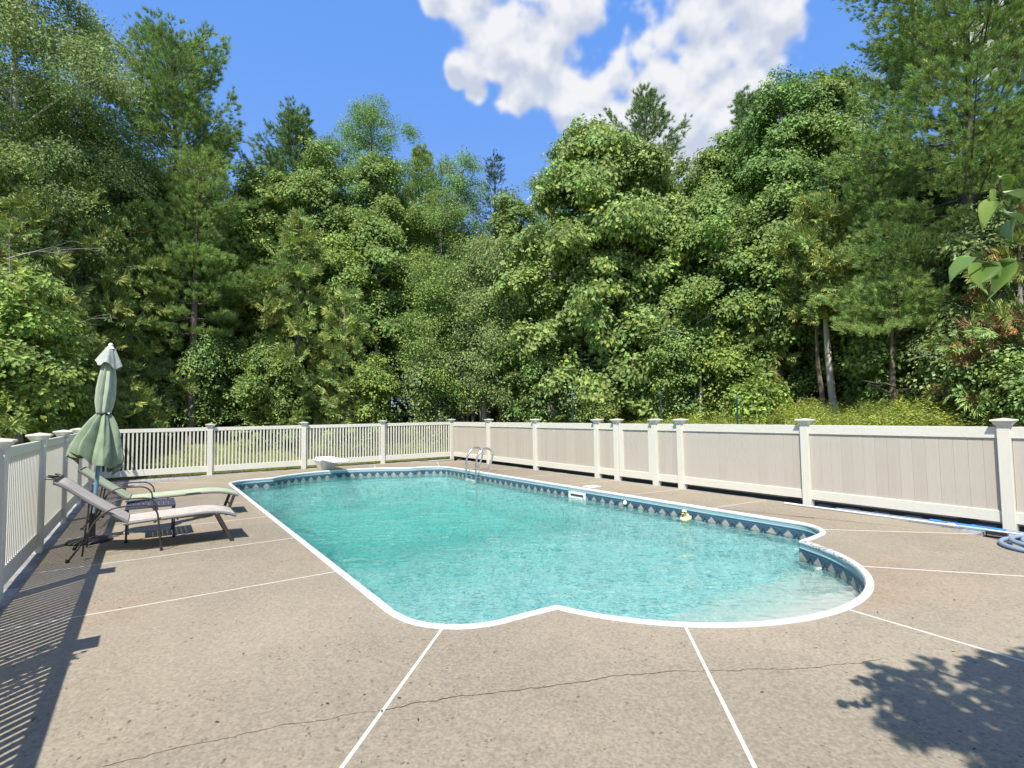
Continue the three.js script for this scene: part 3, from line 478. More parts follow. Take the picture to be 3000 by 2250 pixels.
// ---- closed umbrella
{
  const u = base('patio_umbrella', G(-0.585, 8.62)); tag(u, 'closed faded green patio umbrella tied with a black strap', 'umbrella');
  const lean = (y) => 0.01 + 0.06 * y, fab = field(256, 256, 5, 5, 4, 33);
  const cloth = (r, g, b) => { const m = colourMap(256, 256, (i, x, y) => { const t = 0.82 + fab[i] * 0.36 + 0.03 * ((x + y) & 1); return [r * t, g * t, b * t]; }); return new THREE.MeshPhysicalMaterial({ color: 0xffffff, roughness: 0.9, map: fit(m, 1, 1), side: THREE.DoubleSide }); };
  function fold(y0f, y1, radius, NA, NY) {
    const pos = [], uv = [], idx = [];
    for (let j = 0; j <= NY; j++) for (let i = 0; i <= NA; i++) { const a = (i / NA) * Math.PI * 2, v = j / NY, y = lerp(y0f(a), y1, v), r = radius(a, v, y); pos.push(lean(y) + r * Math.cos(a), y, r * Math.sin(a) * 0.92); uv.push(i / NA * 2, v * 1.4); }
    for (let j = 0; j < NY; j++) for (let i = 0; i < NA; i++) { const a = j * (NA + 1) + i; idx.push(a, a + NA + 1, a + 1, a + 1, a + NA + 1, a + NA + 2); }
    const g = new THREE.BufferGeometry(); g.setAttribute('position', new THREE.Float32BufferAttribute(pos, 3)); g.setAttribute('uv', new THREE.Float32BufferAttribute(uv, 2)); g.setIndex(idx); g.computeVertexNormals(); return g;
  }
  const TIE = 1.6;
  const ribs = (a) => { const k = a * 4.5 / Math.PI + 0.35 * Math.sin(a * 2 + 1) + 0.2, f = k - Math.floor(k); return Math.pow(Math.abs(2 * f - 1), 0.8); };       // 1 at a ridge, 0 in a valley
  const skirtY = (a) => 1.0 - 0.1 * Math.cos(a * 1 - 2.9) * -1 + 0.05 * Math.sin(a * 3 + 0.4) - 0.07 * (1 - ribs(a));
  part('canopy', fold(skirtY, TIE, (a, v, y) => { const o = 1 - v, flare = 0.072 + 0.27 * Math.pow(o, 0.8) - 0.05 * Math.pow(o, 7), k = ribs(a); return flare * (0.62 + 0.42 * k + 0.04 * Math.sin(a * 11 + v * 5) + 0.16 * (fbm3(a * 2.2 + 9, v * 3.2, 2, 3) - 0.5)) * (1 + 0.16 * Math.cos(a - 2.9) * o); }, 180, 40), cloth(0.215, 0.275, 0.175), u);
  part('canopy', fold(() => TIE - 0.012, 2.24, (a, v, y) => { const k = ribs(a + v * 0.15), b = lerp(0.072, 0.066, v) + 0.04 * Math.sin(Math.PI * Math.min(1, v * 1.02)) * (1 - 0.35 * v); return b * (0.74 + 0.34 * k + 0.12 * (fbm3(a * 2, v * 4, 7, 3) - 0.5)); }, 180, 30), cloth(0.32, 0.37, 0.275), u).userData.label = 'upper folds bleached paler than the skirt';
  part('vent', fold((a) => 2.215 + 0.03 * Math.sin(a * 4 + 1) - 0.035 * Math.cos(a), 2.44, (a, v) => (0.045 + 0.095 * Math.pow(1 - v, 0.9)) * (0.93 + 0.1 * Math.sin(a * 4 + 1.2) + 0.05 * Math.sin(a * 8)), 96, 12), cloth(0.33, 0.35, 0.315), u).userData.label = 'bleached grey vent cap';
  part('finial', merge([new THREE.CylinderGeometry(0.03, 0.048, 0.035, 20).translate(lean(2.45), 2.45, 0), new THREE.SphereGeometry(0.026, 16, 12).translate(lean(2.49), 2.485, 0)]), plastic, u);
  const strap = part('strap', new THREE.TorusGeometry(0.071, 0.009, 8, 40).scale(1, 1, 2).rotateX(Math.PI / 2).translate(lean(TIE), TIE - 0.004, 0), rubber, u); part('buckle', rbox(0.025, 0.022, 0.018, 0.004, lean(TIE) + 0.052, TIE, 0.056), plastic, strap);
  part('pole', rod(V(lean(0.06), 0.06, 0), V(lean(2.43), 2.43, 0), 0.0235, 16), std(rgb(0.17, 0.3, 0.38), 0.4, { metalness: 0.2 }), u);
  const dark = std(rgb(0.045, 0.035, 0.035), 0.6);
  part('base_sleeve', merge([new THREE.CylinderGeometry(0.034, 0.036, 0.3, 18).translate(lean(0.19), 0.2, 0), new THREE.CylinderGeometry(0.012, 0.012, 0.06, 10).rotateZ(Math.PI / 2).translate(lean(0.3) + 0.06, 0.3, 0), new THREE.SphereGeometry(0.022, 10, 8).translate(lean(0.3) + 0.095, 0.3, 0)]), dark, u);
  part('base_plate', new THREE.LatheGeometry([[0.001, 0.065], [0.06, 0.062], [0.09, 0.045], [0.2, 0.034], [0.235, 0.022], [0.24, 0.0], [0.001, 0.0]].map(([r, y]) => new THREE.Vector2(r, y)), 40), dark, u);
}
// ---- ladder
{
  const l = base('pool_ladder', G(7.12, 12.4)); tag(l, 'stainless steel pool ladder with two hooped handrails', 'ladder');
  const steel = std(rgb(0.74, 0.74, 0.72), 0.26, { metalness: 1 });
  for (const z of [-0.26, 0.26]) { part('handrail', tube([V(-0.06, -1.0, z), V(-0.06, -0.5, z), V(-0.06, 0.12, z), V(-0.055, 0.27, z), V(-0.01, 0.42, z), V(0.09, 0.56, z), V(0.23, 0.62, z), V(0.37, 0.585, z), V(0.45, 0.49, z), V(0.445, 0.38, z), V(0.385, 0.24, z), V(0.325, 0.12, z), V(0.31, 0.05, z), V(0.31, 0.0, z)], 0.0255, 70, 12), steel, l); part('anchor_ring', new THREE.CylinderGeometry(0.036, 0.042, 0.016, 20).translate(0.31, 0.008, z), steel, l); }
  for (const y of [-0.225, -0.5, -0.78]) part('tread', merge([0, 1, 2].map((k) => rbox(0.026, 0.03, 0.49, 0.006, -0.092 + k * 0.03, y + 0.002 * k, 0))), plastic, l);
  for (const z of [-0.26, 0.26]) part('bumper', rod(V(-0.06, -0.12, z), V(0.085, -0.12, z), 0.013), std(rgb(0.13, 0.24, 0.3), 0.5), l);
}
// ---- diving board
{
  const b = base('diving_board', G(4.3, 16.05), 0.0); tag(b, 'short white diving board on a flared moulded stand', 'diving board');
  const white = std(rgb(0.82, 0.82, 0.8), 0.45);
  const st = new THREE.CylinderGeometry(0.39, 0.24, 0.25, 4, 1).rotateY(Math.PI / 4).scale(1.0, 1, 1.15).translate(0, 0.125, 0);
  part('stand', merge([flat(st), rbox(0.57, 0.045, 0.66, 0.02, 0, 0.265, 0)]), white, b);
  const s = new THREE.Shape(); s.moveTo(-0.22, 0.35); s.lineTo(-0.22, -1.42); s.quadraticCurveTo(-0.22, -1.52, -0.12, -1.52); s.lineTo(0.12, -1.52); s.quadraticCurveTo(0.22, -1.52, 0.22, -1.42); s.lineTo(0.22, 0.35); s.closePath();
  part('board', new THREE.ExtrudeGeometry(s, { depth: 0.03, bevelEnabled: true, bevelSize: 0.01, bevelThickness: 0.01, bevelSegments: 2 }).rotateX(-Math.PI / 2).translate(0, 0.3, 0), white, b);
  part('tread_strip', box(0.36, 0.003, 1.7, 0, 0.3415, 0.58), std(rgb(0.68, 0.69, 0.68), 0.95), b);
}
// ---- duck
{
  const k = base('rubber_duck', G(7.0, 5.54, WATER), 0.3); tag(k, 'yellow floating duck wearing dark sunglasses in the pool', 'duck');
  const yl = std(rgb(0.72, 0.52, 0.16), 0.4), pale = std(rgb(0.76, 0.66, 0.36), 0.4);
  const body = new THREE.SphereGeometry(1, 28, 20), p = body.attributes.position;
  for (let i = 0; i < p.count; i++) { const x = p.getX(i), y = p.getY(i), z = p.getZ(i), tail = Math.max(0, x - 0.45); p.setXYZ(i, x * 0.112, y * 0.055 + tail * tail * 0.19 + 0.022, z * 0.078 * (1 - tail * 0.5)); }
  body.computeVertexNormals(); part('body', body, pale, k);
  for (const s of [-1, 1]) part('wing', new THREE.SphereGeometry(1, 16, 10).scale(0.055, 0.03, 0.016).rotateZ(0.25).translate(0.025, 0.035, s * 0.068), pale, k);
  part('neck', new THREE.CylinderGeometry(0.034, 0.046, 0.04, 20).translate(-0.035, 0.075, 0), std(rgb(0.5, 0.3, 0.1), 0.45), k);
  const h = part('head', new THREE.SphereGeometry(0.047, 24, 18).scale(1, 0.96, 0.96).translate(-0.04, 0.124, 0), pale, k);
  part('bill', merge([new THREE.SphereGeometry(1, 16, 10).scale(0.034, 0.009, 0.024).rotateZ(-0.15).translate(-0.092, 0.116, 0), new THREE.SphereGeometry(1, 16, 10).scale(0.026, 0.007, 0.02).rotateZ(0.15).translate(-0.086, 0.104, 0)]), yl, h);
  part('sunglasses', merge([rbox(0.012, 0.022, 0.036, 0.005, -0.083, 0.134, 0.021), rbox(0.012, 0.022, 0.036, 0.005, -0.083, 0.134, -0.021), rbox(0.06, 0.007, 0.005, 0.002, -0.052, 0.139, 0.043), rbox(0.06, 0.007, 0.005, 0.002, -0.052, 0.139, -0.043)]), std(rgb(0.008, 0.008, 0.01), 0.15), k);
}
// ---- skimmer lid
{
  const g = merge([rbox(0.27, 0.012, 0.27, 0.005, 0, 0.007, 0), new THREE.TorusGeometry(0.095, 0.004, 6, 32).rotateX(Math.PI / 2).translate(0, 0.013, 0)]);
  const m = part('skimmer_lid', g, std(rgb(0.76, 0.76, 0.72), 0.5), scene, G(7.56, 8.29)); tag(m, 'square white skimmer lid set in the deck near the gate', 'lid');
}
// ---- vacuum hose, poles
{
  const pts = [], add = (cx, cd, r, a0, a1, y0, y1, n) => { for (let i = 0; i <= n; i++) { const a = rad(lerp(a0, a1, i / n)); pts.push(G(cx + r * Math.cos(a), cd + r * Math.sin(a) * 0.8, lerp(y0, y1, i / n))); } };
  add(7.94, 1.66, 0.40, 20, 372, 0.026, 0.03, 26); add(7.98, 1.62, 0.35, 25, 385, 0.06, 0.072, 26); add(8.02, 1.58, 0.29, 40, 250, 0.07, 0.03, 16); pts.push(G(8.1, 1.2, 0.026), G(8.4, 0.9, 0.026));
  const curve = new THREE.CatmullRomCurve3(pts, false, 'centripetal'), len = curve.getLength(), seg = 620, g = new THREE.TubeGeometry(curve, seg, 0.0245, 10, false), p = g.attributes.position, q = V();
  for (let i = 0; i <= seg; i++) { const o = curve.getPointAt(i / seg), k = 1 + 0.05 * Math.sin((i / seg) * len * 420); for (let j = 0; j <= 10; j++) { const n = i * 11 + j; q.fromBufferAttribute(p, n).sub(o).multiplyScalar(k).add(o); p.setXYZ(n, q.x, q.y, q.z); } }
  g.computeVertexNormals();
  tag(part('vacuum_hose', g, std(rgb(0.2, 0.28, 0.38), 0.45), scene), 'coiled grey blue pool vacuum hose at the right edge of the deck', 'hose');
  const alu = std(rgb(0.7, 0.7, 0.7), 0.35, { metalness: 0.15 }), blue = std(rgb(0.05, 0.19, 0.5), 0.45), pole = (label, a, b) => tag(base('telescopic_pole', a, Math.atan2(-(b.z - a.z), b.x - a.x)), label, 'pole', null);
  const A = pole('long white aluminium pool pole lying in front of the board fence', G(8.52, 4.78, 0.017), G(8.515, 1.2, 0.017)), LA = 3.58;
  part('tube', rod(V(0.2, 0, 0), V(2.16, 0, 0), 0.0145, 12), alu, A); part('inner_tube', rod(V(2.1, 0, 0), V(LA, 0, 0), 0.0125, 12), alu, A); part('grip', new THREE.CapsuleGeometry(0.017, 0.2, 6, 12).rotateZ(Math.PI / 2).translate(0.1, 0, 0), std(rgb(0.74, 0.68, 0.55), 0.6), A);
  part('lock_collar', new THREE.CylinderGeometry(0.022, 0.022, 0.075, 16).rotateZ(Math.PI / 2).translate(2.17, 0.002, 0), std(rgb(0.75, 0.7, 0.58), 0.5), A); part('sleeve', rod(V(2.25, 0, 0), V(2.52, 0, 0), 0.0165, 12), std(rgb(0.3, 0.5, 0.66), 0.4), A);
  const B = pole('grey pole with bright blue grips lying against the board fence posts', G(8.63, 4.05, 0.018), G(8.6, 1.6, 0.018));
  part('tube', rod(V(0, 0, 0), V(2.3, 0, 0), 0.0145, 12), std(rgb(0.36, 0.41, 0.46), 0.35, { metalness: 0.5 }), B); part('grip', merge([rod(V(1.2, 0.002, 0), V(1.95, 0.002, 0), 0.0195, 12), rod(V(1.18, 0.004, 0), V(1.3, 0.004, 0), 0.025, 12), rod(V(1.62, 0.004, 0), V(1.66, 0.004, 0), 0.024, 12)]), blue, B);
}
// ---- litter on the deck
{
  const leaf = (l, w, c) => { const s = new THREE.Shape(); s.moveTo(-l / 2, 0); s.quadraticCurveTo(-l * 0.1, w, l / 2, 0); s.quadraticCurveTo(-l * 0.1, -w, -l / 2, 0); const g = new THREE.ShapeGeometry(s, 5).rotateX(-Math.PI / 2), p = g.attributes.position; for (let i = 0; i < p.count; i++) p.setY(i, 0.004 + Math.abs(p.getZ(i)) * 0.5 + p.getX(i) * p.getX(i) * c); g.computeVertexNormals(); return g; };
  const g = new THREE.InstancedMesh(leaf(0.026, 0.009, 6), std(rgb(0.035, 0.025, 0.018), 0.9, { side: THREE.DoubleSide }), 64), r = rng(88), m = new THREE.Matrix4();
  const known = [[0.81, 2.98], [1.14, 2.56], [1.14, 2.81], [2.76, 1.72], [0.31, 3.13], [1.02, 2.74], [0.93, 5.15], [6.65, 2.5], [7.25, 1.85], [4.2, 1.18]];
  for (let k = 0; k < 64; k++) { let X, d; if (k < known.length) [X, d] = known[k]; else do { X = -0.6 + r() * 8.8; d = 0.9 + r() * 6; } while (X > 1.4 && X < 7.4 && d > 1.95); const s = k < 6 ? 1 : 0.4 + r() * 0.6; m.compose(G(X, d, 0.001), new THREE.Quaternion().setFromEuler(new THREE.Euler(0, r() * 6.28, 0)), V(s, s, s)); g.setMatrixAt(k, m); }
  g.name = 'leaf_litter'; g.castShadow = g.receiveShadow = true; scene.add(tag(g, 'small dark dry leaf bits scattered over the deck', 'leaf litter', null, 'stuff'));
  const one = part('fallen_leaf', leaf(0.034, 0.016, 5), std(rgb(0.25, 0.3, 0.06), 0.7, { side: THREE.DoubleSide }), scene, G(4.18, 1.31)); tag(one, 'single yellow green leaf lying beside the leaf shadow', 'leaf');
}
// ---- steel T posts in the weeds
{
  const mk = (label, px, py, topPy, D, knob) => {
    const top = survey(px, topPy, D), y0 = terrainY(top.x, -top.z) - 0.2, H = top.y - y0, o = base('fence_post', V(top.x, y0, top.z), -0.9); tag(o, label, 'fence post', 'steel posts in the weeds');
    const green = std(rgb(0.012, 0.05, 0.042), 0.6, { metalness: 0.1 }), studs = []; for (let y = 0.3; y < H - 0.1; y += 0.055) studs.push(box(0.014, 0.02, 0.016, 0, y, 0.022));
    part('shaft', merge([box(0.042, H - 0.06, 0.007, 0, H / 2 - 0.03, 0), box(0.007, H - 0.06, 0.036, 0, H / 2 - 0.03, -0.0215), ...studs]), green, o);
    part('tip', merge([box(0.045, 0.09, 0.01, 0, H - 0.05, 0.001), ...(knob ? [new THREE.SphereGeometry(0.045, 12, 8).scale(1, 1.3, 0.8).translate(0, H, 0)] : [])]), std(rgb(0.06, 0.13, 0.17), 0.5), o);
  };
  mk('steel post with a blue knob, left of the others in the weeds', 1677, 1215, 1156, 16.5, true);
  mk('thin dark green steel post standing in front of the bushes beyond the gate', 1934, 1215, 1146, 16.5, false);
  mk('tall green studded steel post, most visible of the row', 2158, 1243, 1156, 14.5, false);
  mk('short green steel post half hidden by the bright vine clump', 2197, 1200, 1152, 17.5, false);
}
// ------------------------------------------------------------------ trees and plants
const UP = V(0, 1, 0);
function leafShape(l, w, fold, seg) {                   // one leaf from its stalk along +x, folded along the midrib
  const P = seg ? [[0, 0], [0.3, 0.85], [0.62, 0.9], [1, 0]] : [[0, 0], [0.45, 1], [1, 0]], pos = [], idx = [];
  const mid = P.map(([u]) => [u * l, -fold * u * u * l * 0.6, 0]), L = P.map(([u, v]) => [u * l, v * w * fold * 0.5 - fold * u * u * l * 0.6, v * w]), R = P.map(([u, v]) => [u * l, v * w * fold * 0.5 - fold * u * u * l * 0.6, -v * w]);
  const n = P.length; for (const a of [mid, L, R]) for (const q of a) pos.push(...q);
  for (let i = 0; i < n - 1; i++) { if (i > 0) { idx.push(i, n + i, i + 1, i, i + 1, 2 * n + i); } if (i < n - 1) { idx.push(i, n + i, n + i + 1, i, 2 * n + i + 1, 2 * n + i); if (i < n - 2 || 1) { idx.push(i, n + i + 1, i + 1, i, i + 1, 2 * n + i + 1); } } }
  const g = new THREE.BufferGeometry(); g.setAttribute('position', new THREE.Float32BufferAttribute(pos, 3)); g.setIndex(idx); return g;
}
function simpleLeaf(l, w, fold) {                       // four points, two faces meeting at the midrib
  const g = new THREE.BufferGeometry(); g.setAttribute('position', new THREE.Float32BufferAttribute([0, 0, 0, l * 0.45, w * fold, w, l, -l * fold * 0.4, 0, l * 0.45, w * fold, -w], 3)); g.setIndex([0, 1, 2, 0, 2, 3]); return g;
}
const toned = (g, r) => { const n = g.attributes.position.count, v = 0.6 + 0.75 * r(), y = 0.9 + r() * 0.25, c = new Float32Array(n * 3); for (let i = 0; i < n; i++) { c[i * 3] = v * y; c[i * 3 + 1] = v; c[i * 3 + 2] = v * 0.95; } return g.setAttribute('color', new THREE.BufferAttribute(c, 3)); };   // leaves of one clump differ in tone
function spray(n, R, l, w, seed, { droop = 0.2, thick = 0.35, tilt = 0.5, fold = 0.3 } = {}) {   // leaves scattered through a flattish clump
  const r = rng(seed), list = [];
  for (let k = 0; k < n; k++) {
    const a = r() * 6.283, q = Math.sqrt(r()) * R, s = 0.7 + r() * 0.6, g = simpleLeaf(l * s, w * s, fold);
    g.rotateX((r() - 0.5) * 2 * tilt).rotateZ(-droop + (r() - 0.5) * 2 * tilt).rotateY(-a + (r() - 0.5) * 1.8).translate(Math.cos(a) * q, (r() - 0.5) * 2 * thick * R - q * q * 0.25 / R * droop, Math.sin(a) * q); list.push(toned(flat(g), r));
  }
  return mergeGeometries(list);
}
function tuft(n, l, w, seed, cone = 1.0) {              // pine needles fanning out from a shoot along +x
  const r = rng(seed), pos = [];
  for (let k = 0; k < n; k++) {
    const a = r() * 6.283, b = Math.pow(r(), 0.7) * cone, L = l * (0.75 + r() * 0.4), u = r() * l * 0.8, d = V(Math.cos(b), Math.sin(b) * Math.cos(a), Math.sin(b) * Math.sin(a)), s = V(r() - 0.5, r() - 0.5, r() - 0.5).cross(d).normalize().multiplyScalar(w / 2), o = V(u, 0, 0);
    const A = o.clone().add(s), B = o.clone().sub(s), C = o.clone().addScaledVector(d, L); pos.push(A.x, A.y, A.z, B.x, B.y, B.z, C.x, C.y, C.z);
  }
  const g = new THREE.BufferGeometry(); g.setAttribute('position', new THREE.Float32BufferAttribute(pos, 3)); g.computeVertexNormals(); const c = []; for (let k = 0; k < n; k++) { const v = 0.6 + r() * 0.75; for (let i = 0; i < 3; i++) c.push(v, v, v); } return g.setAttribute('color', new THREE.Float32BufferAttribute(c, 3));
}
function frond(n, l, w, seed) {                         // a flat drooping cedar fan made of small scales
  const r = rng(seed), list = [];
  for (let k = 0; k < n; k++) {
    const u = k / n, side = k % 2 ? 1 : -1, L = l * (0.3 + 0.32 * Math.sin(Math.PI * (0.15 + u * 0.8))) * (0.8 + r() * 0.4), g = simpleLeaf(L, w * (0.8 + r() * 0.5), 0.25);
    g.rotateX((r() - 0.5) * 1.1).rotateZ(-0.25 - r() * 0.4).rotateY(side * (0.35 + r() * 0.55)).translate(u * l * 0.85, -u * u * l * 0.35, 0); list.push(toned(flat(g), r));
  }
  return mergeGeometries(list);
}
const leafMat = (through = 0.42, rough = 0.8) => new THREE.MeshPhysicalMaterial({ color: 0xffffff, vertexColors: true, roughness: rough, transmission: through, thickness: 0, side: THREE.DoubleSide, specularIntensity: 0.6 });
const M_LEAF = leafMat(), M_NEEDLE = leafMat(0.25, 0.85), M_CEDAR = leafMat(0.22, 0.85);
const GEO = {
  maple: [1, 2, 3].map((s) => spray(26, 0.36, 0.105, 0.04, 100 + s, { droop: 0.35, tilt: 0.55 })),
  ash: [1, 2, 3].map((s) => spray(24, 0.34, 0.08, 0.02, 110 + s, { droop: 0.5, tilt: 0.7, thick: 0.5 })),
  basswood: [1, 2, 3].map((s) => spray(26, 0.4, 0.125, 0.05, 120 + s, { droop: 0.75, tilt: 0.4, thick: 0.25, fold: 0.22 })),
  aspen: [1, 2, 3].map((s) => spray(30, 0.36, 0.062, 0.026, 130 + s, { droop: 0.7, tilt: 0.9, thick: 0.6 })),
  shrub: [1, 2, 3].map((s) => spray(30, 0.3, 0.085, 0.032, 140 + s, { droop: 0.3, tilt: 0.5 })),
  pine: [1, 2, 3].map((s) => tuft(40, 0.15, 0.011, 150 + s, 1.05)),
  cedar: [1, 2, 3].map((s) => mergeGeometries([0, 1, 2].map((q) => frond(14, 0.3, 0.014, 160 + s * 5 + q).rotateX((q - 1) * 0.7).rotateY((q - 1) * 0.5)))),
  spruce: [1, 2, 3].map((s) => tuft(34, 0.07, 0.007, 170 + s, 1.3).scale(2.2, 1, 1)),
};
const barkN = field(128, 512, 10, 14, 4, 201), barkF = field(128, 512, 40, 30, 2, 202);
const bark = (r, g, b, k) => { const m = colourMap(128, 512, (i, x, y) => { const t = 0.5 + barkN[i] * 0.8 + barkF[i] * 0.35; let c = [r * t, g * t, b * t]; if (k && barkN[(y * 128 + ((x * 3) % 128))] > 0.64) c = [0.06, 0.055, 0.05]; return c; }); return std(0xffffff, 0.95, { map: m, bumpMap: m, bumpScale: 0.02 }); };
const BARK = { brown: bark(0.16, 0.125, 0.1), grey: bark(0.25, 0.235, 0.21), birch: bark(0.62, 0.6, 0.55, true), pale: bark(0.46, 0.42, 0.36), dark: bark(0.09, 0.075, 0.062) };
const dummy = new THREE.Matrix4(), Q1 = new THREE.Quaternion(), Q2 = new THREE.Quaternion();

// leaves of one plant: three variants of clump, each an instanced part of the crown
class Foliage {
  constructor(geos, mat, hue, seed) { this.geos = geos; this.mat = mat; this.list = geos.map(() => []); this.hue = hue; this.r = rng(seed * 7 + 1); }
  add(p, normal, scale, forward) {
    const r = this.r, k = Math.floor(r() * this.geos.length), n = normal.clone().normalize();
    if (forward) { Q1.setFromUnitVectors(V(1, 0, 0), n); Q2.setFromAxisAngle(n, r() * 6.283); Q1.premultiply(Q2); } else { Q1.setFromUnitVectors(UP, n); Q2.setFromAxisAngle(UP, r() * 6.283); Q1.multiply(Q2); }
    const h = this.hue, v = 0.72 + r() * 0.56, w = (r() - 0.5) * 2 * h[3], yel = r() < 0.12 ? 1.25 : 1;
    this.list[k].push([p.clone(), Q1.clone(), scale, [h[0] * v * (1 + w) * yel, h[1] * v * yel, h[2] * v * (1 - w)]]);
  }
  build(parent) {
    const c = new THREE.Color();
    this.list.forEach((l, k) => {
      if (!l.length) return; const m = new THREE.InstancedMesh(this.geos[k], this.mat, l.length);
      l.forEach(([p, q, s, col], i) => { m.setMatrixAt(i, dummy.compose(p, q, V(s, s, s))); m.setColorAt(i, c.setRGB(...col)); });
      m.name = 'crown'; m.userData.kind = 'stuff'; m.castShadow = m.receiveShadow = true; parent.add(m);
    });
  }
}
const HUE = { // base colours of the leaves, with how much they vary between yellow and blue green
  maple: [0.124, 0.166, 0.05, 0.16], yellow: [0.15, 0.192, 0.05, 0.14], ash: [0.108, 0.166, 0.055, 0.14], basswood: [0.142, 0.182, 0.066, 0.13], olive: [0.134, 0.166, 0.058, 0.16], aspen: [0.148, 0.178, 0.078, 0.15],
  pine: [0.1, 0.143, 0.055, 0.16], pineY: [0.158, 0.2, 0.068, 0.13], pineL: [0.132, 0.174, 0.06, 0.16], cedar: [0.155, 0.178, 0.062, 0.16], spruce: [0.06, 0.085, 0.065, 0.1], shrub: [0.125, 0.176, 0.06, 0.15], pale: [0.15, 0.186, 0.09, 0.12], brown: [0.16, 0.085, 0.05, 0.12],
};
for (const h of Object.values(HUE)) for (let k = 0; k < 3; k++) h[k] *= [1.9, 2.1, 1.75][k];
let plantNo = 0;
function site(px, topPy, D, leanPx = 0) {
  const T = survey(px, topPy, D), F = survey(px + leanPx, 1125, D), X = F.x, d = -F.z; return { T, B: V(X, terrainY(X, d) - 0.05, -d) };
}
function plant(name, label, B) { const o = base(name, B); return tag(o, label, name.includes('shrub') || name.includes('weed') ? 'shrub' : 'tree'); }

function broadleaf(name, label, px, topPy, D, R, { geo = 'maple', hue = 'maple', cb = 0.15, limbs = 20, dense = 1, bark: bk = 'grey', lean = 0, size = 1, thin = 0.75, trunkR } = {}) {
  const { T, B } = site(px, topPy, D, lean), seed = 1000 + ++plantNo * 17, r = rng(seed), o = plant(name, label, B), H = T.y - B.y, top = T.clone().sub(B), wood = [], F = new Foliage(GEO[geo], M_LEAF, HUE[hue], seed);
  const tp = [0, 0.25, 0.5, 0.75, 1].map((t) => V(top.x * t + (r() - 0.5) * 0.25 * (t > 0 && t < 1), H * t * 0.96, top.z * t + (r() - 0.5) * 0.25 * (t > 0 && t < 1)));
  const axis = new THREE.CatmullRomCurve3(tp, false, 'centripetal'), r0 = trunkR ?? 0.045 + H * 0.0085;
  part('trunk', taper(tp, (u) => r0 * (1.15 - u) * (u < 0.04 ? 1.35 : 1) + 0.008, 20, 9), BARK[bk], o);
  const clump = (p, out, s = 1) => F.add(p, V(out.x * 0.75 + (r() - 0.5) * 0.8, 0.7 + (r() - 0.5) * 0.5, out.z * 0.75 + (r() - 0.5) * 0.8), size * s * (0.8 + r() * 0.5));
  limbs = Math.round(limbs * 1.7);
  for (let k = 0; k < limbs; k++) {
    const t = lerp(cb, 0.97, Math.pow((k + r() * 0.8) / limbs, 0.9)), tt = (t - cb) / (1 - cb), prof = Math.pow(Math.sin(Math.PI * (0.2 + 0.78 * Math.min(1, tt))), thin), a = k * 2.399 + r() * 0.9, L = R * prof * (r() < 0.2 ? 1.05 + r() * 0.25 : 0.5 + r() * 0.5) + 0.25, s = axis.getPointAt(t), dir = V(Math.cos(a), 0, Math.sin(a));
    const rise = (0.25 + 0.75 * tt) * (0.6 + r() * 0.6), sag = 0.25 + r() * 0.3, at = (u) => s.clone().addScaledVector(dir, L * u).add(V(0, L * (rise * u - sag * u * u), 0));
    wood.push(taper([at(0), at(0.33).add(V((r() - 0.5) * 0.1, 0, (r() - 0.5) * 0.1)), at(0.66), at(0.97)], (u) => (0.012 + r0 * 0.3 * (1 - t * 0.6)) * (1 - u * 0.85), 5, 5));
    const tw = Math.max(4, Math.round((L * 4.6 + 2) * dense));
    for (let q = 0; q < tw; q++) {
      const u = 0.25 + 0.75 * Math.sqrt((q + r()) / tw), c = at(u), spread = (0.24 + 0.19 * L) * (1.15 - u * 0.5), ax = V((r() - 0.5) * 2, (r() - 0.35) * 1.1, (r() - 0.5) * 2), e = c.clone().addScaledVector(ax, spread), N = 3 + Math.floor(r() * 3);
      if (q % 3 === 0) wood.push(rod(c, e, 0.009, 4, 0.003));
      for (let n = 0; n < N; n++) { const f = 0.45 + 0.65 * ((n + 1) / N); clump(c.clone().addScaledVector(ax, spread * f).add(V((r() - 0.5) * 0.3, (r() - 0.5) * 0.22, (r() - 0.5) * 0.3)), dir); }
    }
  }
  for (let n = 0; n < 16 * dense; n++) { const u = Math.pow(r(), 1.6), y = H - u * Math.min(1.6, H * 0.2), w = 0.12 + u * R * 0.3; clump(V(top.x * (y / H) + (r() - 0.5) * 2 * w, y, top.z * (y / H) + (r() - 0.5) * 2 * w), V(0, 1, 0), 0.75); }
  part('branches', merge(wood), BARK[bk], o); F.build(o); return o;
}
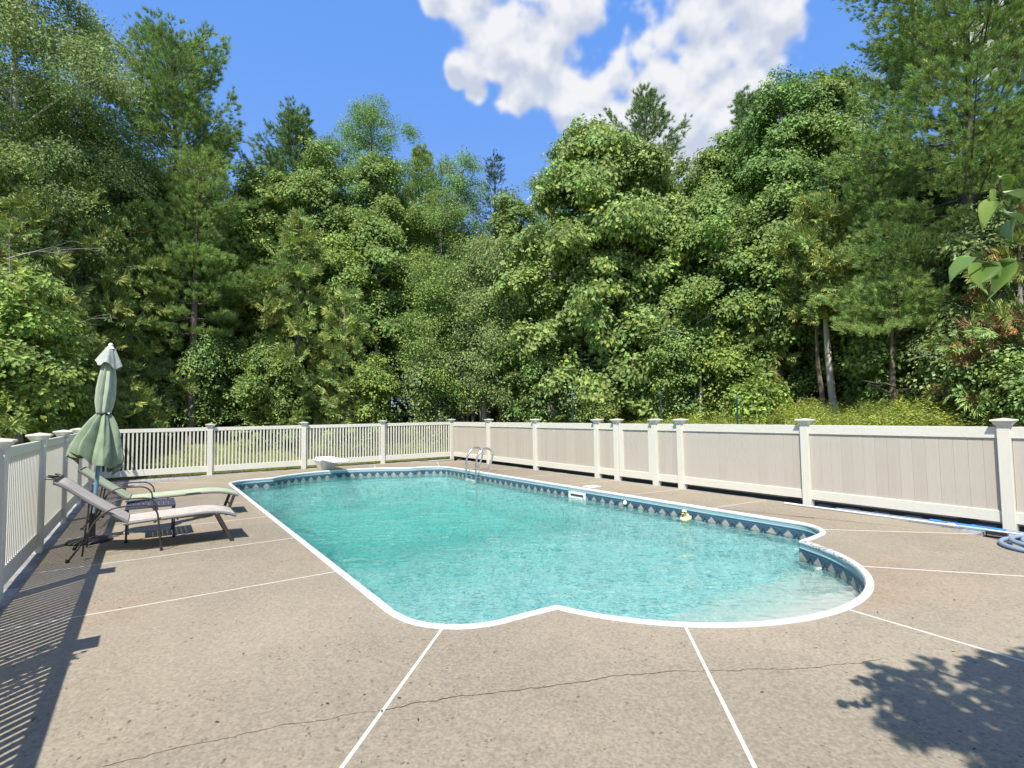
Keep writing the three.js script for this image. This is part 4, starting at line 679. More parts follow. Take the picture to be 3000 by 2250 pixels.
function pine(name, label, px, topPy, D, R, { hue = 'pine', cb = 0.1, gap = 0.5, lean = 0, geo = 'pine', bk = 'brown', shape = (t) => Math.pow(1 - t, 0.75), upsweep = 0.25, dense = 1, size = 1, bare = 0, skip = 0.1, trunkR } = {}) {
  const { T, B } = site(px, topPy, D, lean), seed = 3000 + ++plantNo * 23, r = rng(seed), o = plant(name, label, B), H = T.y - B.y, top = T.clone().sub(B), wood = [], F = new Foliage(GEO[geo], M_NEEDLE, HUE[hue], seed), r0 = trunkR ?? 0.05 + H * 0.009;
  const tp = [0, 0.3, 0.6, 1].map((t) => V(top.x * t, H * t * 0.985, top.z * t)), axis = new THREE.CatmullRomCurve3(tp); part('trunk', taper(tp, (u) => r0 * (1.08 - u) + 0.006, 16, 8), BARK[bk], o);
  const shoots = (p, d, n, s) => { for (let i = 0; i < n; i++) F.add(p.clone().add(V((r() - 0.5) * 0.24, (r() - 0.3) * 0.16, (r() - 0.5) * 0.24)), V(d.x + (r() - 0.5) * 1.1, d.y + 0.25 + r() * 0.75, d.z + (r() - 0.5) * 1.1), s * (0.8 + r() * 0.5), true); };
  for (let y = H * cb, w = 0; y < H * 0.985; y += gap * (0.75 + r() * 0.5) * (1 - 0.45 * (y / H)), w++) {
    const t = y / H, tt = (t - cb) / (1 - cb), n = 5, off = r() * 6.28;
    for (let k = 0; k < n; k++) {
      if (r() < skip) continue;
      const a = off + (k / n) * 6.283 + (r() - 0.5) * 0.5, L = Math.max(0.22, R * shape(tt) * (r() < 0.18 ? 1.15 + r() * 0.3 : 0.45 + r() * 0.6)), s = axis.getPointAt(Math.min(1, t / 0.985)), dir = V(Math.cos(a), 0, Math.sin(a)), up = (upsweep + tt * 0.9) * (0.6 + r() * 0.7), at = (u) => s.clone().addScaledVector(dir, L * u).add(V(0, L * (up * 0.4 * u + up * 0.6 * u * u - 0.1 * u), 0));
      wood.push(taper([at(0), at(0.5), at(1)], (u) => (0.008 + r0 * 0.22 * (1 - t * 0.7)) * (1 - u * 0.85), 4, 5));
      if (t < bare) { continue; }
      const m = Math.max(2, Math.round(L * 4.2 * dense));
      for (let q = 0; q < m; q++) {
        const u = 0.34 + 0.68 * ((q + r() * 0.6) / m), c = at(u), side = V(-dir.z, 0, dir.x), reach = (0.2 + 0.34 * L * (1 - Math.abs(u - 0.55))) , N = 1 + Math.round(reach * 3.4);
        for (const sgn of [-1, 1]) for (let i = 0; i < N; i++) { const f = reach * ((i + r()) / N), p = c.clone().addScaledVector(side, sgn * f).addScaledVector(dir, f * 0.5).add(V(0, f * 0.15 + (r() - 0.5) * 0.08, 0)); shoots(p, dir.clone().multiplyScalar(0.7).addScaledVector(side, sgn * 0.5), 2, size); }
      }
      shoots(at(1.0), dir, 4, size);
    }
  }
  shoots(V(top.x, H, top.z), UP, 5, size); part('branches', merge(wood), BARK[bk], o); F.build(o); return o;
}
function cedar(name, label, px, topPy, D, R, { hue = 'cedar', cb = 0.05, lean = 0, dense = 1, bk = 'grey', trunkR, twin = false, dead = 0 } = {}) {
  const { T, B } = site(px, topPy, D, lean), seed = 5000 + ++plantNo * 29, r = rng(seed), o = plant(name, label, B), H = T.y - B.y, top = T.clone().sub(B), wood = [], F = new Foliage(GEO.cedar, M_CEDAR, HUE[hue], seed), D2 = dead && new Foliage(GEO.cedar, M_CEDAR, HUE.brown, seed + 1), r0 = trunkR ?? 0.05 + H * 0.009;
  const tp = [0, 0.3, 0.6, 1].map((t) => V(top.x * t + (t > 0 && t < 1 ? (r() - 0.5) * 0.12 : 0), H * t * 0.98, top.z * t)), axis = new THREE.CatmullRomCurve3(tp); part('trunk', taper(tp, (u) => r0 * (1.1 - u) * (u < 0.03 ? 1.3 : 1) + 0.006, 18, 9), BARK[bk], o);
  if (twin) part('trunk', taper([V(-0.22, 0, -0.15), V(-0.25 + top.x * 0.3, H * 0.3, top.z * 0.3 - 0.2), V(-0.1 + top.x * 0.7, H * 0.7, top.z * 0.7)], (u) => r0 * 0.75 * (1.1 - u), 12, 8), BARK.brown, o);
  const N = Math.round(H * 9 * dense);
  for (let k = 0; k < N; k++) {
    const t = lerp(cb, 0.985, Math.pow((k + r()) / N, 1.12)), tt = (t - cb) / (1 - cb), a = k * 2.399 + r(), L = Math.max(0.15, R * Math.pow(Math.sin(Math.PI * Math.min(0.98, 0.26 + tt * 0.74)), 0.85) * (0.55 + r() * 0.6)), s = axis.getPointAt(t), dir = V(Math.cos(a), 0, Math.sin(a)), rise = 0.15 + 0.5 * tt, at = (u) => s.clone().addScaledVector(dir, L * u).add(V(0, L * (rise * u - 0.55 * u * u), 0));
    wood.push(taper([at(0), at(0.5), at(1)], (u) => 0.014 * (1 - u * 0.8), 3, 4));
    const m = Math.max(2, Math.round(L * 5.5));
    for (let q = 0; q < m; q++) { const u = 0.3 + 0.75 * ((q + r()) / m), c = at(u), w = 0.16 + 0.22 * L * (1.1 - u * 0.6); for (let i = 0; i < 3; i++) { const p = c.clone().add(V((r() - 0.5) * 2 * w, (r() - 0.5) * 0.22, (r() - 0.5) * 2 * w)); (dead && r() < dead ? D2 : F).add(p, V(dir.x + (r() - 0.5) * 1.2, -0.05 + r() * 0.5, dir.z + (r() - 0.5) * 1.2), 0.75 + r() * 0.5, true); } }
  }
  part('branches', merge(wood), BARK[bk], o); F.build(o); if (dead) D2.build(o); return o;
}
function shrub(name, label, px, topPy, D, R, { hue = 'shrub', geo = 'shrub', dense = 1, size = 1, stems = 7, flat: fl = 1 } = {}) {
  const { T, B } = site(px, topPy, D), seed = 7000 + ++plantNo * 31, r = rng(seed), o = plant(name, label, B), H = T.y - B.y, wood = [], F = new Foliage(GEO[geo], M_LEAF, HUE[hue], seed);
  const heads = [];
  for (let k = 0; k < stems; k++) { const a = k * 2.399 + r(), q = R * 0.72 * Math.sqrt((k + 0.3) / stems), h = H * (1 - 0.45 * Math.pow(q / R, 1.7)) * (0.82 + r() * 0.2), e = V(Math.cos(a) * q, h, Math.sin(a) * q); heads.push(e); wood.push(taper([V(Math.cos(a) * q * 0.2, 0, Math.sin(a) * q * 0.2), V(Math.cos(a) * q * 0.55, h * 0.5, Math.sin(a) * q * 0.55), e], (u) => 0.022 * (1 - u * 0.8), 5, 5)); }
  const N = Math.round((R * R * 3 + R * H * 3.2) * 26 * dense);
  for (let k = 0; k < N; k++) {
    const e = heads[k % stems], w = R * 0.46, a = r() * 6.283, b = Math.acos(lerp(-0.35, 1, r())), q = Math.pow(r(), 0.4), n = V(Math.sin(b) * Math.cos(a), Math.cos(b), Math.sin(b) * Math.sin(a));
    const low = r() < 0.35 ? r() * 0.75 : 0, p = e.clone().multiply(V(1, 1 - low, 1)).add(V(n.x * w * q, (n.y * q - 0.55) * Math.min(w, H * 0.4) * fl, n.z * w * q)); if (p.y < 0.04) p.y = 0.04 + r() * 0.3;
    F.add(p, V(n.x * 0.6 + (r() - 0.5) * 0.7, 0.75 + (r() - 0.5) * 0.4, n.z * 0.6 + (r() - 0.5) * 0.7), size * (0.75 + r() * 0.5));
  }
  part('stems', merge(wood), BARK.brown, o); F.build(o); return o;
}
function bareTree(label, px, topPy, D, R, n, pale) {
  const { T, B } = site(px, topPy, D), seed = 9000 + ++plantNo * 37, r = rng(seed), o = plant('bare_tree', label, B), H = T.y - B.y, wood = [];
  part('trunk', taper([V(0, 0, 0), V(0.1, H * 0.5, 0.05), V(0, H * 0.97, 0)], (u) => 0.05 * (1.1 - u), 8, 6), BARK[pale], o);
  const grow = (p, d, l, w, lv) => { const m = p.clone().addScaledVector(d, l * 0.5).add(V((r() - 0.5) * 0.2 * l, (r() - 0.4) * 0.2 * l, (r() - 0.5) * 0.2 * l)), e = p.clone().addScaledVector(d, l); wood.push(taper([p, m, e], (u) => w * (1 - u * 0.6), 4, 5)); if (lv) for (let k = 0; k < 3; k++) grow(k ? m : e, d.clone().add(V((r() - 0.5) * 1.5, (r() - 0.6) * 0.9, (r() - 0.5) * 1.5)).normalize(), l * (0.5 + r() * 0.25), w * 0.5, lv - 1); };
  for (let k = 0; k < n; k++) { const a = k * 2.4 + r(), t = 0.55 + 0.42 * (k / n); grow(V(0, H * t, 0), V(Math.cos(a), 0.1 + r() * 0.3, Math.sin(a)).normalize(), R * (0.5 + r() * 0.4), 0.02, 2); }
  part('branches', merge(wood), BARK[pale], o); return o;
}
// --- skyline and upper storey, from left to right
broadleaf('poplar_tree', 'pale limbed poplar rising past the top left corner of the picture', 50, -190, 22, 3.0, { geo: 'aspen', hue: 'aspen', cb: 0.35, limbs: 30, bark: 'birch', dense: 1.3, size: 1.1 });
broadleaf('poplar_tree', 'thin airy poplar with white stem just left of the tall leaning pine', 255, 60, 25, 1.5, { geo: 'aspen', hue: 'aspen', cb: 0.35, limbs: 20, bark: 'birch', dense: 0.6, thin: 0.5 });
broadleaf('leafy_tree', 'dense olive green broadleaf tree filling the left edge under the poplar', -60, 300, 21, 2.6, { geo: 'ash', hue: 'olive', cb: 0.2, limbs: 30, dense: 1.1 });
broadleaf('leafy_tree', 'tall olive green broadleaf tree between the corner poplar and the white pine', 190, 250, 23.5, 2.5, { geo: 'ash', hue: 'olive', cb: 0.2, limbs: 32, dense: 1.1 });
broadleaf('leafy_tree', 'fine leaved broadleaf tree tucked against the left flank of the white pine', 345, 350, 23, 1.8, { geo: 'aspen', hue: 'olive', cb: 0.2, limbs: 26 });
pine('white_pine', 'tall white pine with ragged feathery top dominating the left skyline', 500, 128, 24, 3.1, { cb: 0.22, gap: 0.5, hue: 'pineL', shape: (t) => 0.2 + 0.8 * Math.pow(Math.max(0, 1 - t), 0.7) * (0.8 + 0.4 * Math.sin(t * 23)), upsweep: 0.5, dense: 1.05, lean: 60, skip: 0.12 });
pine('white_pine', 'young bright white pine with layered boughs in front of the tall left pine', 585, 470, 21.5, 1.35, { cb: 0.38, gap: 0.55, skip: 0.2, size: 0.8, dense: 1.4, hue: 'pineY', shape: (t) => 0.3 + 0.7 * Math.pow(1 - t, 0.6), upsweep: 0.15, lean: -25, bk: 'brown', bare: 0.05 });
pine('white_pine', 'dark pointed pine peeping over the maples, left of the airy ash', 870, 325, 27, 2.7, { cb: 0.4, hue: 'pine', gap: 0.5, upsweep: 0.5 });
broadleaf('leafy_tree', 'airy light green ash standing tallest in the middle of the left half', 1085, 283, 27, 2.1, { geo: 'ash', hue: 'ash', cb: 0.35, limbs: 30, dense: 1.25, thin: 0.45 });
broadleaf('maple_tree', 'bright green maple right of the tall left pine', 760, 490, 25, 2.0, { hue: 'yellow', cb: 0.2, limbs: 26 });
broadleaf('maple_tree', 'broad green maple under the dark pointed pine', 930, 440, 24.5, 2.2, { cb: 0.2, limbs: 28 });
broadleaf('maple_tree', 'round green maple below the airy ash', 1105, 440, 25, 2.0, { cb: 0.2, limbs: 26, hue: 'maple' });
pine('white_pine', 'yellowish pine between the round maple and the slim ash', 1235, 438, 26.5, 2.0, { cb: 0.4, hue: 'pineY', gap: 0.5, upsweep: 0.4 });
broadleaf('leafy_tree', 'slim airy ash left of the sky notch', 1350, 448, 26, 1.6, { geo: 'ash', hue: 'ash', cb: 0.3, limbs: 28, dense: 1.1, thin: 0.5 });
pine('spruce_tree', 'spindly half dead spruce sticking up in the sky notch', 1450, 448, 28, 1.25, { cb: 0.55, geo: 'spruce', hue: 'spruce', gap: 0.5, upsweep: -0.1, dense: 0.4, skip: 0.4, bk: 'dark' });
broadleaf('leafy_tree', 'dark green tree filling the low sky notch', 1500, 560, 26, 2.0, { hue: 'maple', cb: 0.15, limbs: 26 });
broadleaf('leafy_tree', 'small leaved tree left of the notch behind the aspens', 1290, 560, 24.5, 1.8, { geo: 'aspen', hue: 'maple', cb: 0.15, limbs: 26 });
broadleaf('leafy_tree', 'soft green tree behind the left shoulder of the big basswood', 1610, 470, 26, 1.6, { geo: 'ash', hue: 'maple', cb: 0.2, limbs: 24 });
broadleaf('basswood_tree', 'big pale leaved basswood with drooping tiers right of the middle', 1745, 352, 19.5, 2.45, { geo: 'basswood', hue: 'basswood', cb: 0.1, limbs: 44, dense: 1.15, bark: 'dark', thin: 0.55 });
broadleaf('basswood_tree', 'smaller pale leaved basswood leaning out to the right of the big one', 1900, 520, 20, 1.7, { geo: 'basswood', hue: 'basswood', cb: 0.2, limbs: 26, dense: 1, bark: 'dark' });
pine('white_pine', 'pine with hanging tips standing against the cloud above the basswood', 1890, 268, 25.5, 2.7, { cb: 0.45, hue: 'pine', gap: 0.6, upsweep: 0.35, skip: 0.2 });
broadleaf('maple_tree', 'wide green maple between the cloud pine and the tall right maples', 2110, 395, 23.5, 2.2, { cb: 0.15, limbs: 32, dense: 1.1 });
pine('white_pine', 'small spire shaped pine top between the maples on the right', 2190, 268, 25, 1.7, { cb: 0.5, hue: 'pine', gap: 0.5, skip: 0.25 });
broadleaf('maple_tree', 'tall upright maple with several pointed tops on the right', 2285, 205, 22, 1.7, { cb: 0.15, limbs: 36, hue: 'ash', thin: 0.6 });
broadleaf('maple_tree', 'second tall upright maple beside the airy poplar on the right', 2400, 200, 22.5, 1.7, { cb: 0.18, limbs: 34, hue: 'maple', thin: 0.6 });
broadleaf('poplar_tree', 'airy poplar with white limbs and sky showing through, left of the big right pine', 2530, 185, 25, 2.0, { geo: 'aspen', hue: 'aspen', cb: 0.3, limbs: 26, bark: 'birch', dense: 0.62 });
pine('white_pine', 'large white pine with wide layered boughs at the top right', 2830, -170, 17.5, 3.5, { cb: 0.3, gap: 0.58, size: 0.75, hue: 'pineL', shape: (t) => 0.3 + 0.7 * Math.pow(Math.max(0, 1 - t), 0.5), upsweep: 0.22, bk: 'dark', dense: 1.7, trunkR: 0.2, skip: 0.1 });
broadleaf('leafy_tree', 'light green broadleaf tree behind the large pine at the right edge', 3010, 330, 21, 2.4, { geo: 'maple', hue: 'yellow', cb: 0.15, limbs: 32 });
broadleaf('leafy_tree', 'shaded broadleaf tree behind the young layered pine on the right', 2640, 450, 22.5, 2.1, { geo: 'maple', hue: 'olive', cb: 0.1, limbs: 30 });
// --- middle storey
cedar('cedar_tree', 'drooping cedar at the left edge below the olive tree', 70, 560, 19.5, 1.5, { hue: 'cedar' });
cedar('cedar_tree', 'tall drooping cedar left of the umbrella top', 235, 500, 21, 1.7, {});
cedar('cedar_tree', 'drooping cedar right behind the umbrella top', 385, 600, 21.5, 1.5, {});
cedar('cedar_tree', 'shaded cedar under the tall left pine', 640, 700, 23.5, 1.5, { hue: 'cedar' });
cedar('cedar_tree', 'sunlit yellow green cedar below the bright maple left of the middle', 880, 610, 21.5, 1.6, {});
cedar('cedar_tree', 'narrow cedar at the foot of the broad maple', 1010, 840, 20.5, 1.1, {});
broadleaf('leafy_tree', 'slim young tree with yellow green leaves beside the sunlit cedar', 990, 690, 22.5, 1.3, { hue: 'yellow', cb: 0.3, limbs: 20, bark: 'birch' });
broadleaf('leafy_tree', 'white stemmed young birch in the middle of the left woods', 1100, 620, 22.5, 1.4, { geo: 'maple', hue: 'maple', cb: 0.45, limbs: 22, bark: 'birch', trunkR: 0.1 });
broadleaf('aspen_tree', 'small leaved aspen with thin dark stem just left of the basswood', 1420, 690, 20.5, 1.5, { geo: 'aspen', hue: 'aspen', cb: 0.22, limbs: 34, dense: 1.2 });
broadleaf('aspen_tree', 'second small leaved aspen nearer the corner of the fence', 1270, 760, 20.5, 1.2, { geo: 'aspen', hue: 'maple', cb: 0.3, limbs: 26, dense: 1.1 });
broadleaf('leafy_tree', 'dense green tree right of the basswood reaching low', 2090, 600, 20, 1.8, { hue: 'maple', cb: 0.12, limbs: 34, dense: 1.15 });
broadleaf('leafy_tree', 'dense green tree left of the pale forked trunk', 2290, 560, 19.5, 1.6, { hue: 'maple', cb: 0.25, limbs: 30, dense: 1.1 });
cedar('cedar_tree', 'straw tinted cedar beside the pale forked trunk', 2220, 850, 19, 1.0, { hue: 'cedar' });
cedar('cedar_tree', 'cedar on a pale forked trunk, the trunk bare to above head height', 2385, 560, 18, 1.15, { cb: 0.46, bk: 'pale', lean: 55, twin: true, trunkR: 0.1, hue: 'cedar' });
pine('white_pine', 'young layered pine with bright yellow green tiers on the right', 2590, 560, 17.8, 1.5, { cb: 0.5, size: 0.75, dense: 1.6, gap: 0.75, hue: 'pineY', shape: (t) => 0.5 + 0.5 * Math.pow(1 - t, 0.6), upsweep: 0.05, lean: 10 });
pine('white_pine', 'low dome topped pine over the dark hollow on the right', 2610, 835, 16.2, 1.3, { cb: 0.7, size: 0.75, gap: 0.3, hue: 'pineY', shape: (t) => Math.sqrt(Math.max(0.02, 1 - t * t * 0.9)), upsweep: -0.12, dense: 1.2, skip: 0.02 });
cedar('cedar_tree', 'cedar with rust brown dead patches at the right edge', 2985, 640, 15.5, 1.2, { hue: 'cedar', dead: 0.3 });
broadleaf('leafy_tree', 'small pale leaved tree at right behind the overhanging branch', 2860, 650, 17, 1.3, { hue: 'pale', geo: 'shrub', cb: 0.2, limbs: 26 });
broadleaf('leafy_tree', 'shaded tree left of the dome topped pine', 2500, 760, 19.5, 1.4, { hue: 'maple', cb: 0.1, limbs: 24 });
// --- lower storey
broadleaf('leafy_tree', 'bright leaved young tree at the left edge behind the side fence', 60, 860, 17, 1.15, { hue: 'yellow', geo: 'maple', cb: 0.35, limbs: 13, dense: 0.6 });
cedar('cedar_tree', 'shaded cedar at the far left edge beyond the side fence', -60, 760, 17.5, 1.4, { hue: 'cedar' });
cedar('cedar_tree', 'low spreading cedar between the left edge and the umbrella', 150, 840, 19, 1.5, { hue: 'cedar' });
shrub('shrub', 'sunlit shrub on the right side of the dark hollow behind the far fence', 620, 960, 22, 1.2, { hue: 'shrub' });
shrub('shrub', 'low shrub behind the second far fence post', 800, 1010, 21, 1.2, { hue: 'maple' });
shrub('shrub', 'bright round shrub behind the middle of the far fence', 1085, 1030, 20.5, 1.15, { hue: 'yellow' });
shrub('shrub', 'pale grey green shrub behind the far fence near the corner', 1270, 1010, 20.5, 1.2, { hue: 'pale' });
shrub('shrub', 'tall green shrub under the left side of the basswood', 1560, 960, 19.5, 1.35, { hue: 'shrub' });
shrub('shrub', 'lower green shrub below the middle of the basswood', 1680, 1050, 19, 1.1, { hue: 'pale' });
shrub('shrub', 'small round bush among the weeds left of the fence gate', 1752, 1145, 17.5, 0.5, { hue: 'cedar', geo: 'aspen' });
shrub('shrub', 'large bright shrub right of the basswood behind the gate', 1985, 930, 19, 1.6, { hue: 'shrub', stems: 10 });
shrub('shrub', 'bright green shrub beside the tall steel post', 2110, 985, 18.6, 1.1, { hue: 'yellow' });
shrub('vine_shrub', 'bright vine clump spilling forward beside the short steel post', 2215, 1120, 17.2, 0.8, { hue: 'yellow', geo: 'maple' });
shrub('shrub', 'dark big leaved shrub in the hollow under the dome topped pine', 2590, 965, 17.2, 0.9, { hue: 'maple', geo: 'maple' });
shrub('shrub', 'pale small leaved shrub right of the dark hollow', 2830, 930, 16, 1.2, { hue: 'pale' });
shrub('shrub', 'green shrub at the right edge above the last fence panel', 2975, 1000, 15, 1.1, { hue: 'shrub' });
bareTree('bare grey branched dead tree at the left edge of the picture', 10, 640, 18, 1.6, 7, 'grey');
bareTree('tangle of bare pale branches right of the basswood', 2045, 850, 18.5, 1.3, 6, 'pale');
bareTree('thin leafless sapling by the weeds right of the pale forked trunk', 2620, 1120, 16, 0.5, 5, 'brown');
// ------------------------------------------------------------------ woods behind, weeds, grass
{
  // the wood that closes the view behind the nearer trees
  const r = rng(4040), F = new Foliage(GEO.maple, M_LEAF, HUE.maple, 4041), o = base('woodland', V(0, 0, 0)); tag(o, 'dense shaded woodland closing the view behind the nearer trees', 'woodland', null, 'stuff');
  const sky = [[-600, 300], [0, 420], [350, 420], [650, 560], [900, 560], [1200, 560], [1400, 650], [1520, 640], [1750, 560], [2000, 480], [2300, 380], [2500, 520], [2700, 420], [3000, 420], [3500, 300]];
  const topAt = (px) => { for (let k = 1; k < sky.length; k++) if (px <= sky[k][0]) return lerp(sky[k - 1][1], sky[k][1], (px - sky[k - 1][0]) / (sky[k][0] - sky[k - 1][0])); return 300; };
  for (let k = 0; k < 15000; k++) { const px = -600 + r() * 4100, D = 27 + r() * 9, g = survey(px, 1125, D), gy = terrainY(g.x, -g.z), T = survey(px, topAt(px) + 60, D).y, y = gy + Math.pow(r(), 0.85) * (T - gy); F.add(V(g.x, y, g.z), V((r() - 0.5) * 1.2, 0.8, (r() - 0.5) * 1.2), 1.5 + r() * 1.1); }
  F.build(o); for (const c of o.children) c.name = 'leaves';
  const tr = []; for (let k = 0; k < 130; k++) { const px = -300 + r() * 3600, D = 24 + r() * 10, g = survey(px, 1125, D), gy = terrainY(g.x, -g.z); tr.push(taper([V(g.x, gy - 0.1, g.z), V(g.x + (r() - 0.5) * 0.3, gy + 3, g.z), V(g.x + (r() - 0.5) * 0.8, gy + 6.5, g.z)], (u) => (0.06 + 0.09 * (k % 3) / 2) * (1.1 - u * 0.7), 4, 6)); }
  part('stems', merge(tr), BARK.brown, o);
}
{
  // tall sunny weeds along the edge of the lawn
  const stalk = (seed) => { const r = rng(seed), list = []; for (let s = 0; s < 4; s++) { const bx = (r() - 0.5) * 0.25, bz = (r() - 0.5) * 0.25, h = 0.4 + r() * 0.4, lx = (r() - 0.5) * 0.3, lz = (r() - 0.5) * 0.3; for (let k = 0; k < 15; k++) { const u = 0.15 + 0.85 * k / 14, g = simpleLeaf(0.11 * (1.15 - u * 0.6), 0.017, 0.3); g.rotateZ(0.5 - r() * 0.7).rotateY(k * 2.4 + r()).translate(bx + lx * u, h * u, bz + lz * u); list.push(toned(flat(g), r)); } } return mergeGeometries(list); };
  const blade = (seed) => { const r = rng(seed), pos = []; for (let k = 0; k < 12; k++) { const x = (r() - 0.5) * 0.2, z = (r() - 0.5) * 0.2, h = 0.05 + r() * 0.06, a = r() * 6.28, w = 0.005, b = 0.03 * r(); pos.push(x - w * Math.cos(a), 0, z - w * Math.sin(a), x + w * Math.cos(a), 0, z + w * Math.sin(a), x + b * Math.sin(a), h, z + b * Math.cos(a)); } const g = new THREE.BufferGeometry(); g.setAttribute('position', new THREE.Float32BufferAttribute(pos, 3)); g.computeVertexNormals(); return g.setAttribute('color', new THREE.Float32BufferAttribute(pos.map(() => 1), 3)); };
  const weeds = new Foliage([1, 2, 3].map((s) => stalk(300 + s)), M_LEAF, [0.38, 0.46, 0.1, 0.16], 55), grass = new Foliage([1, 2].map((s) => blade(320 + s)), leafMat(0.25, 0.6), [0.23, 0.265, 0.055, 0.14], 56);
  const r = rng(600), place = (F, px, D, s) => { const g = survey(px, 1125, D), X = g.x, d = -g.z; if (outside(X, d) < 0.2) return; F.add(V(X, terrainY(X, d) - 0.02, -d), V((r() - 0.5) * 0.4, 1, (r() - 0.5) * 0.4), s); };
  for (let k = 0; k < 13000; k++) { const px = 900 + r() * 2100, far = noise3(px * 0.006, 3, 1), D = (px < 1350 ? 19.8 : px < 2300 ? 15.8 : 14) + Math.pow(r(), 1.4) * 3.6, dens = smoothstep(noise3(px * 0.012, D * 0.5, 7), 0.2, 0.6); if (r() > 0.3 + dens) continue; if (px > 2650 && r() < (px - 2650) / 300) continue; if (px < 1350 && r() < 0.3) continue; place(weeds, px, D, (0.35 + r() * 0.7) * (px < 1350 ? 0.8 : 0.85 + far * 0.4)); }
  for (let k = 0; k < 36000; k++) { const px = -100 + r() * 3300, D = 12.5 + r() * 13; place(grass, px, D, 0.7 + r() * 0.9); }
  const a = base('tall_weeds', V(0, 0, 0)), b = base('grass', V(0, 0, 0)); tag(a, 'bright yellow green tall weeds between the board fence and the woods', 'weeds', null, 'stuff'); tag(b, 'short blades of grass over the lawn beyond the fences', 'grass', null, 'stuff');
  weeds.build(a); grass.build(b); for (const c of a.children) c.name = 'stalks'; for (const c of b.children) c.name = 'blades';
}
// ------------------------------------------------------------------ the small tree at the right of the camera, its leaves over the frame edge and its shade on the deck
{
  const o = base('redbud_tree', G(3.1, -0.35)); tag(o, 'small tree beside the camera with big heart shaped leaves hanging in at the right edge', 'tree');
  const r = rng(909), B = o.position, wood = [];
  const leafGeo = [0, 1, 2].map((v) => { const s = new THREE.Shape(); s.moveTo(0, 0); s.bezierCurveTo(-0.012, 0.03, 0.01, 0.062, 0.045, 0.056); s.bezierCurveTo(0.075, 0.05, 0.092, 0.025, 0.122, 0); s.bezierCurveTo(0.092, -0.025, 0.075, -0.05, 0.045, -0.056); s.bezierCurveTo(0.01, -0.062, -0.012, -0.03, 0, 0); const g = new THREE.ShapeGeometry(s, 5).rotateX(-Math.PI / 2), p = g.attributes.position; for (let i = 0; i < p.count; i++) { const x = p.getX(i), z = p.getZ(i); p.setY(i, Math.abs(z) * (0.35 + v * 0.25) - x * x * (2.5 + v * 1.5) + 0.004 * Math.sin(x * 90 + v)); } g.computeVertexNormals(); return g; });
  const hues = [[0.17, 0.3, 0.045], [0.13, 0.25, 0.035], [0.23, 0.35, 0.05]].map((c) => new THREE.MeshPhysicalMaterial({ color: rgb(...c), roughness: 0.6, transmission: 0.4, thickness: 0, side: THREE.DoubleSide }));
  let n = 0; const leaf = (p, yawA, pitchA, rollA, s = 1) => { if (n++ > 290) return; const m = part('leaf', leafGeo[n % 3], hues[Math.floor(r() * 3)], o, p.clone().sub(B)); m.rotation.set(rollA, yawA, pitchA, 'YZX'); m.scale.setScalar(s * 0.7); };
  // spots measured in the photograph, at their distance from the lens
  const spot = (px, py, z) => camera.position.clone().addScaledVector(ray(px, py), z);
  const twig = (list, w) => wood.push(taper(list.map((p) => p.clone().sub(B)), (u) => w * (1 - u * 0.7), 10, 6));
  const heart = spot(3330, 560, 1.75), t1 = [heart, spot(3090, 700, 1.72), spot(2990, 655, 1.7), spot(2935, 580, 1.68), spot(2932, 525, 1.68)], t2 = [heart, spot(3120, 790, 1.66), spot(3010, 762, 1.62), spot(2900, 772, 1.6), spot(2845, 760, 1.58)];
  twig(t1, 0.006); twig(t2, 0.006);
  const side = Math.atan2(-(-right.z), right.x) ;
  const hang = (px, py, z, ang, pit, rol, s) => leaf(spot(px, py, z), ang, pit, rol, s);
  hang(2930, 522, 1.68, -0.6, 0.1, 0.3, 0.5); hang(2932, 528, 1.68, -0.2, 0.05, 0.5, 0.62); hang(2945, 565, 1.68, -0.5, 0.0, 0.4, 0.9); hang(2925, 560, 1.69, 1.9, -1.1, 0.2, 0.7);
  hang(2925, 600, 1.68, 2.4, -0.6, -0.5, 0.85); hang(2945, 625, 1.66, -0.5, -0.2, 0.6, 0.85); hang(2985, 640, 1.7, 2.5, -0.7, 0.4, 1.0); hang(2990, 660, 1.7, -0.6, -0.2, 0.3, 0.9);
  hang(2853, 757, 1.58, 2.2, -0.55, -0.4, 1.0); hang(2890, 775, 1.6, 1.6, -1.15, 0.3, 1.0); hang(2905, 775, 1.62, -1.0, -1.2, -0.2, 1.15); hang(2965, 770, 1.6, 1.7, -1.2, 0.5, 0.9); hang(2990, 768, 1.62, -0.6, -0.9, 0.2, 1.0); hang(2880, 770, 1.6, 0.4, -1.3, 0.9, 0.85);
  // crown over and beyond the right edge
  part('trunk', taper([V(0, 0, 0), V(0.06, 0.8, 0.05), heart.clone().sub(B).add(V(0.1, -0.25, 0.1)), heart.clone().sub(B)], (u) => 0.03 * (1.1 - u * 0.75), 14, 8), BARK.dark, o);
  // boughs overhead, higher and further right than the frame reaches
  const inFrame = (p) => { const q = p.clone().sub(camera.position), z = q.dot(fwd); return z > 0 && Math.abs(q.dot(right) / z) < 1.0 && q.dot(upv) / z < 0.76; };
  const ends = [], fork = V(2.55, 2.35, 0.55);
  twig([B.clone(), V(2.95, 1.2, 0.42), fork], 0.03);
  for (let k = 0; k < 70; k++) {
    // each bough tip shades one spot of the deck
    const S = [lerp(2.9, 4.5, r()), 0]; S[1] = lerp(0.35, 1.48 - Math.max(0, S[0] - 3.5) * 0.45 - Math.max(0, 3.4 - S[0]) * 0.75, r());
    const y = 2.5 + r() * 1.5, e = V(S[0] - 0.515 * y, y, -(S[1] - 0.45 * y)); if (inFrame(e)) continue;
    const m = fork.clone().lerp(e, 0.55).add(V((r() - 0.5) * 0.2, 0.08, (r() - 0.5) * 0.2)); if (!inFrame(m)) { twig([fork, m, e], 0.008); ends.push([m, e]); }
  }
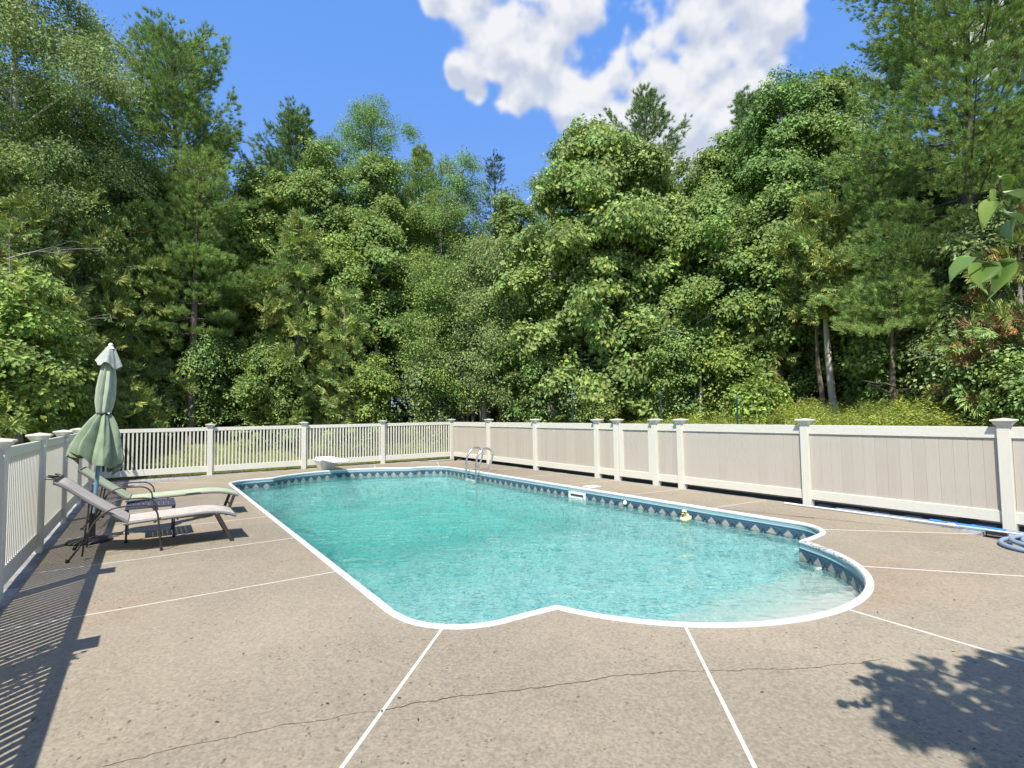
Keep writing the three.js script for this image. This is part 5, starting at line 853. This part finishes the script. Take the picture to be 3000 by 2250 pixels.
  for (let k = 0; n < 285 && k < 5000; k++) { const [m, e] = ends[k % ends.length], p = m.clone().lerp(e, 0.6 + r() * 0.42).add(V((r() - 0.5) * 0.2, (r() - 0.5) * 0.2, (r() - 0.5) * 0.2)); if (inFrame(p) || inFrame(p.clone().add(V(0.1, 0, -0.1)))) continue; leaf(p, r() * 6.28, -0.2 - r() * 0.6, (r() - 0.5) * 0.9, 0.75 + r() * 0.45); }
  const more = []; for (let k = 0; more.length < 700 && k < 9000; k++) { const [m, e] = ends[k % ends.length], p = m.clone().lerp(e, 0.6 + r() * 0.42).add(V((r() - 0.5) * 0.26, (r() - 0.5) * 0.3, (r() - 0.5) * 0.26)); if (!inFrame(p) && !inFrame(p.clone().add(V(0.12, -0.05, -0.12)))) more.push(p); }
  const im = new THREE.InstancedMesh(leafGeo[1], hues[1], more.length); more.forEach((p, k) => im.setMatrixAt(k, dummy.compose(p.clone().sub(B), Q1.setFromEuler(new THREE.Euler((r() - 0.5) * 0.9, r() * 6.28, -0.2 - r() * 0.6, 'YZX')), V(1, 1, 1).multiplyScalar(0.7 + r() * 0.35)))); im.name = 'crown'; im.userData.kind = 'stuff'; o.add(im);
  part('branches', merge(wood), BARK.dark, o);
}
// a bush just outside the left fence, out of the picture, whose shade mixes with the fence's on the deck
{
  const seed = 88, r = rng(seed), o = base('garden_shrub', G(-1.55, 3.75, -0.05)); tag(o, 'leafy shrub leaning on the left fence just outside the picture', 'shrub');
  const F = new Foliage(GEO.shrub, M_LEAF, HUE.shrub, seed); for (let k = 0; k < 46; k++) { const a = r() * 6.28, q = Math.sqrt(r()) * 0.32, y = 0.25 + r() * 1.25; F.add(V(Math.cos(a) * q + (y > 1.2 ? 0.25 : 0), y, Math.sin(a) * q), V(r() - 0.5, 1, r() - 0.5), 0.4 + r() * 0.3); }
  part('stems', merge([0, 1, 2, 3].map((k) => taper([V(0, 0, 0), V(0.1 * Math.cos(k * 1.6), 0.7, 0.1 * Math.sin(k * 1.6)), V(0.3 * Math.cos(k * 1.6), 1.3, 0.3 * Math.sin(k * 1.6))], (u) => 0.012 * (1 - u * 0.7), 4, 5))), BARK.brown, o); F.build(o);
}
scene.traverse((o) => { if (o.isMesh) o.castShadow = o.receiveShadow = true; });
renderer.render(scene, camera);
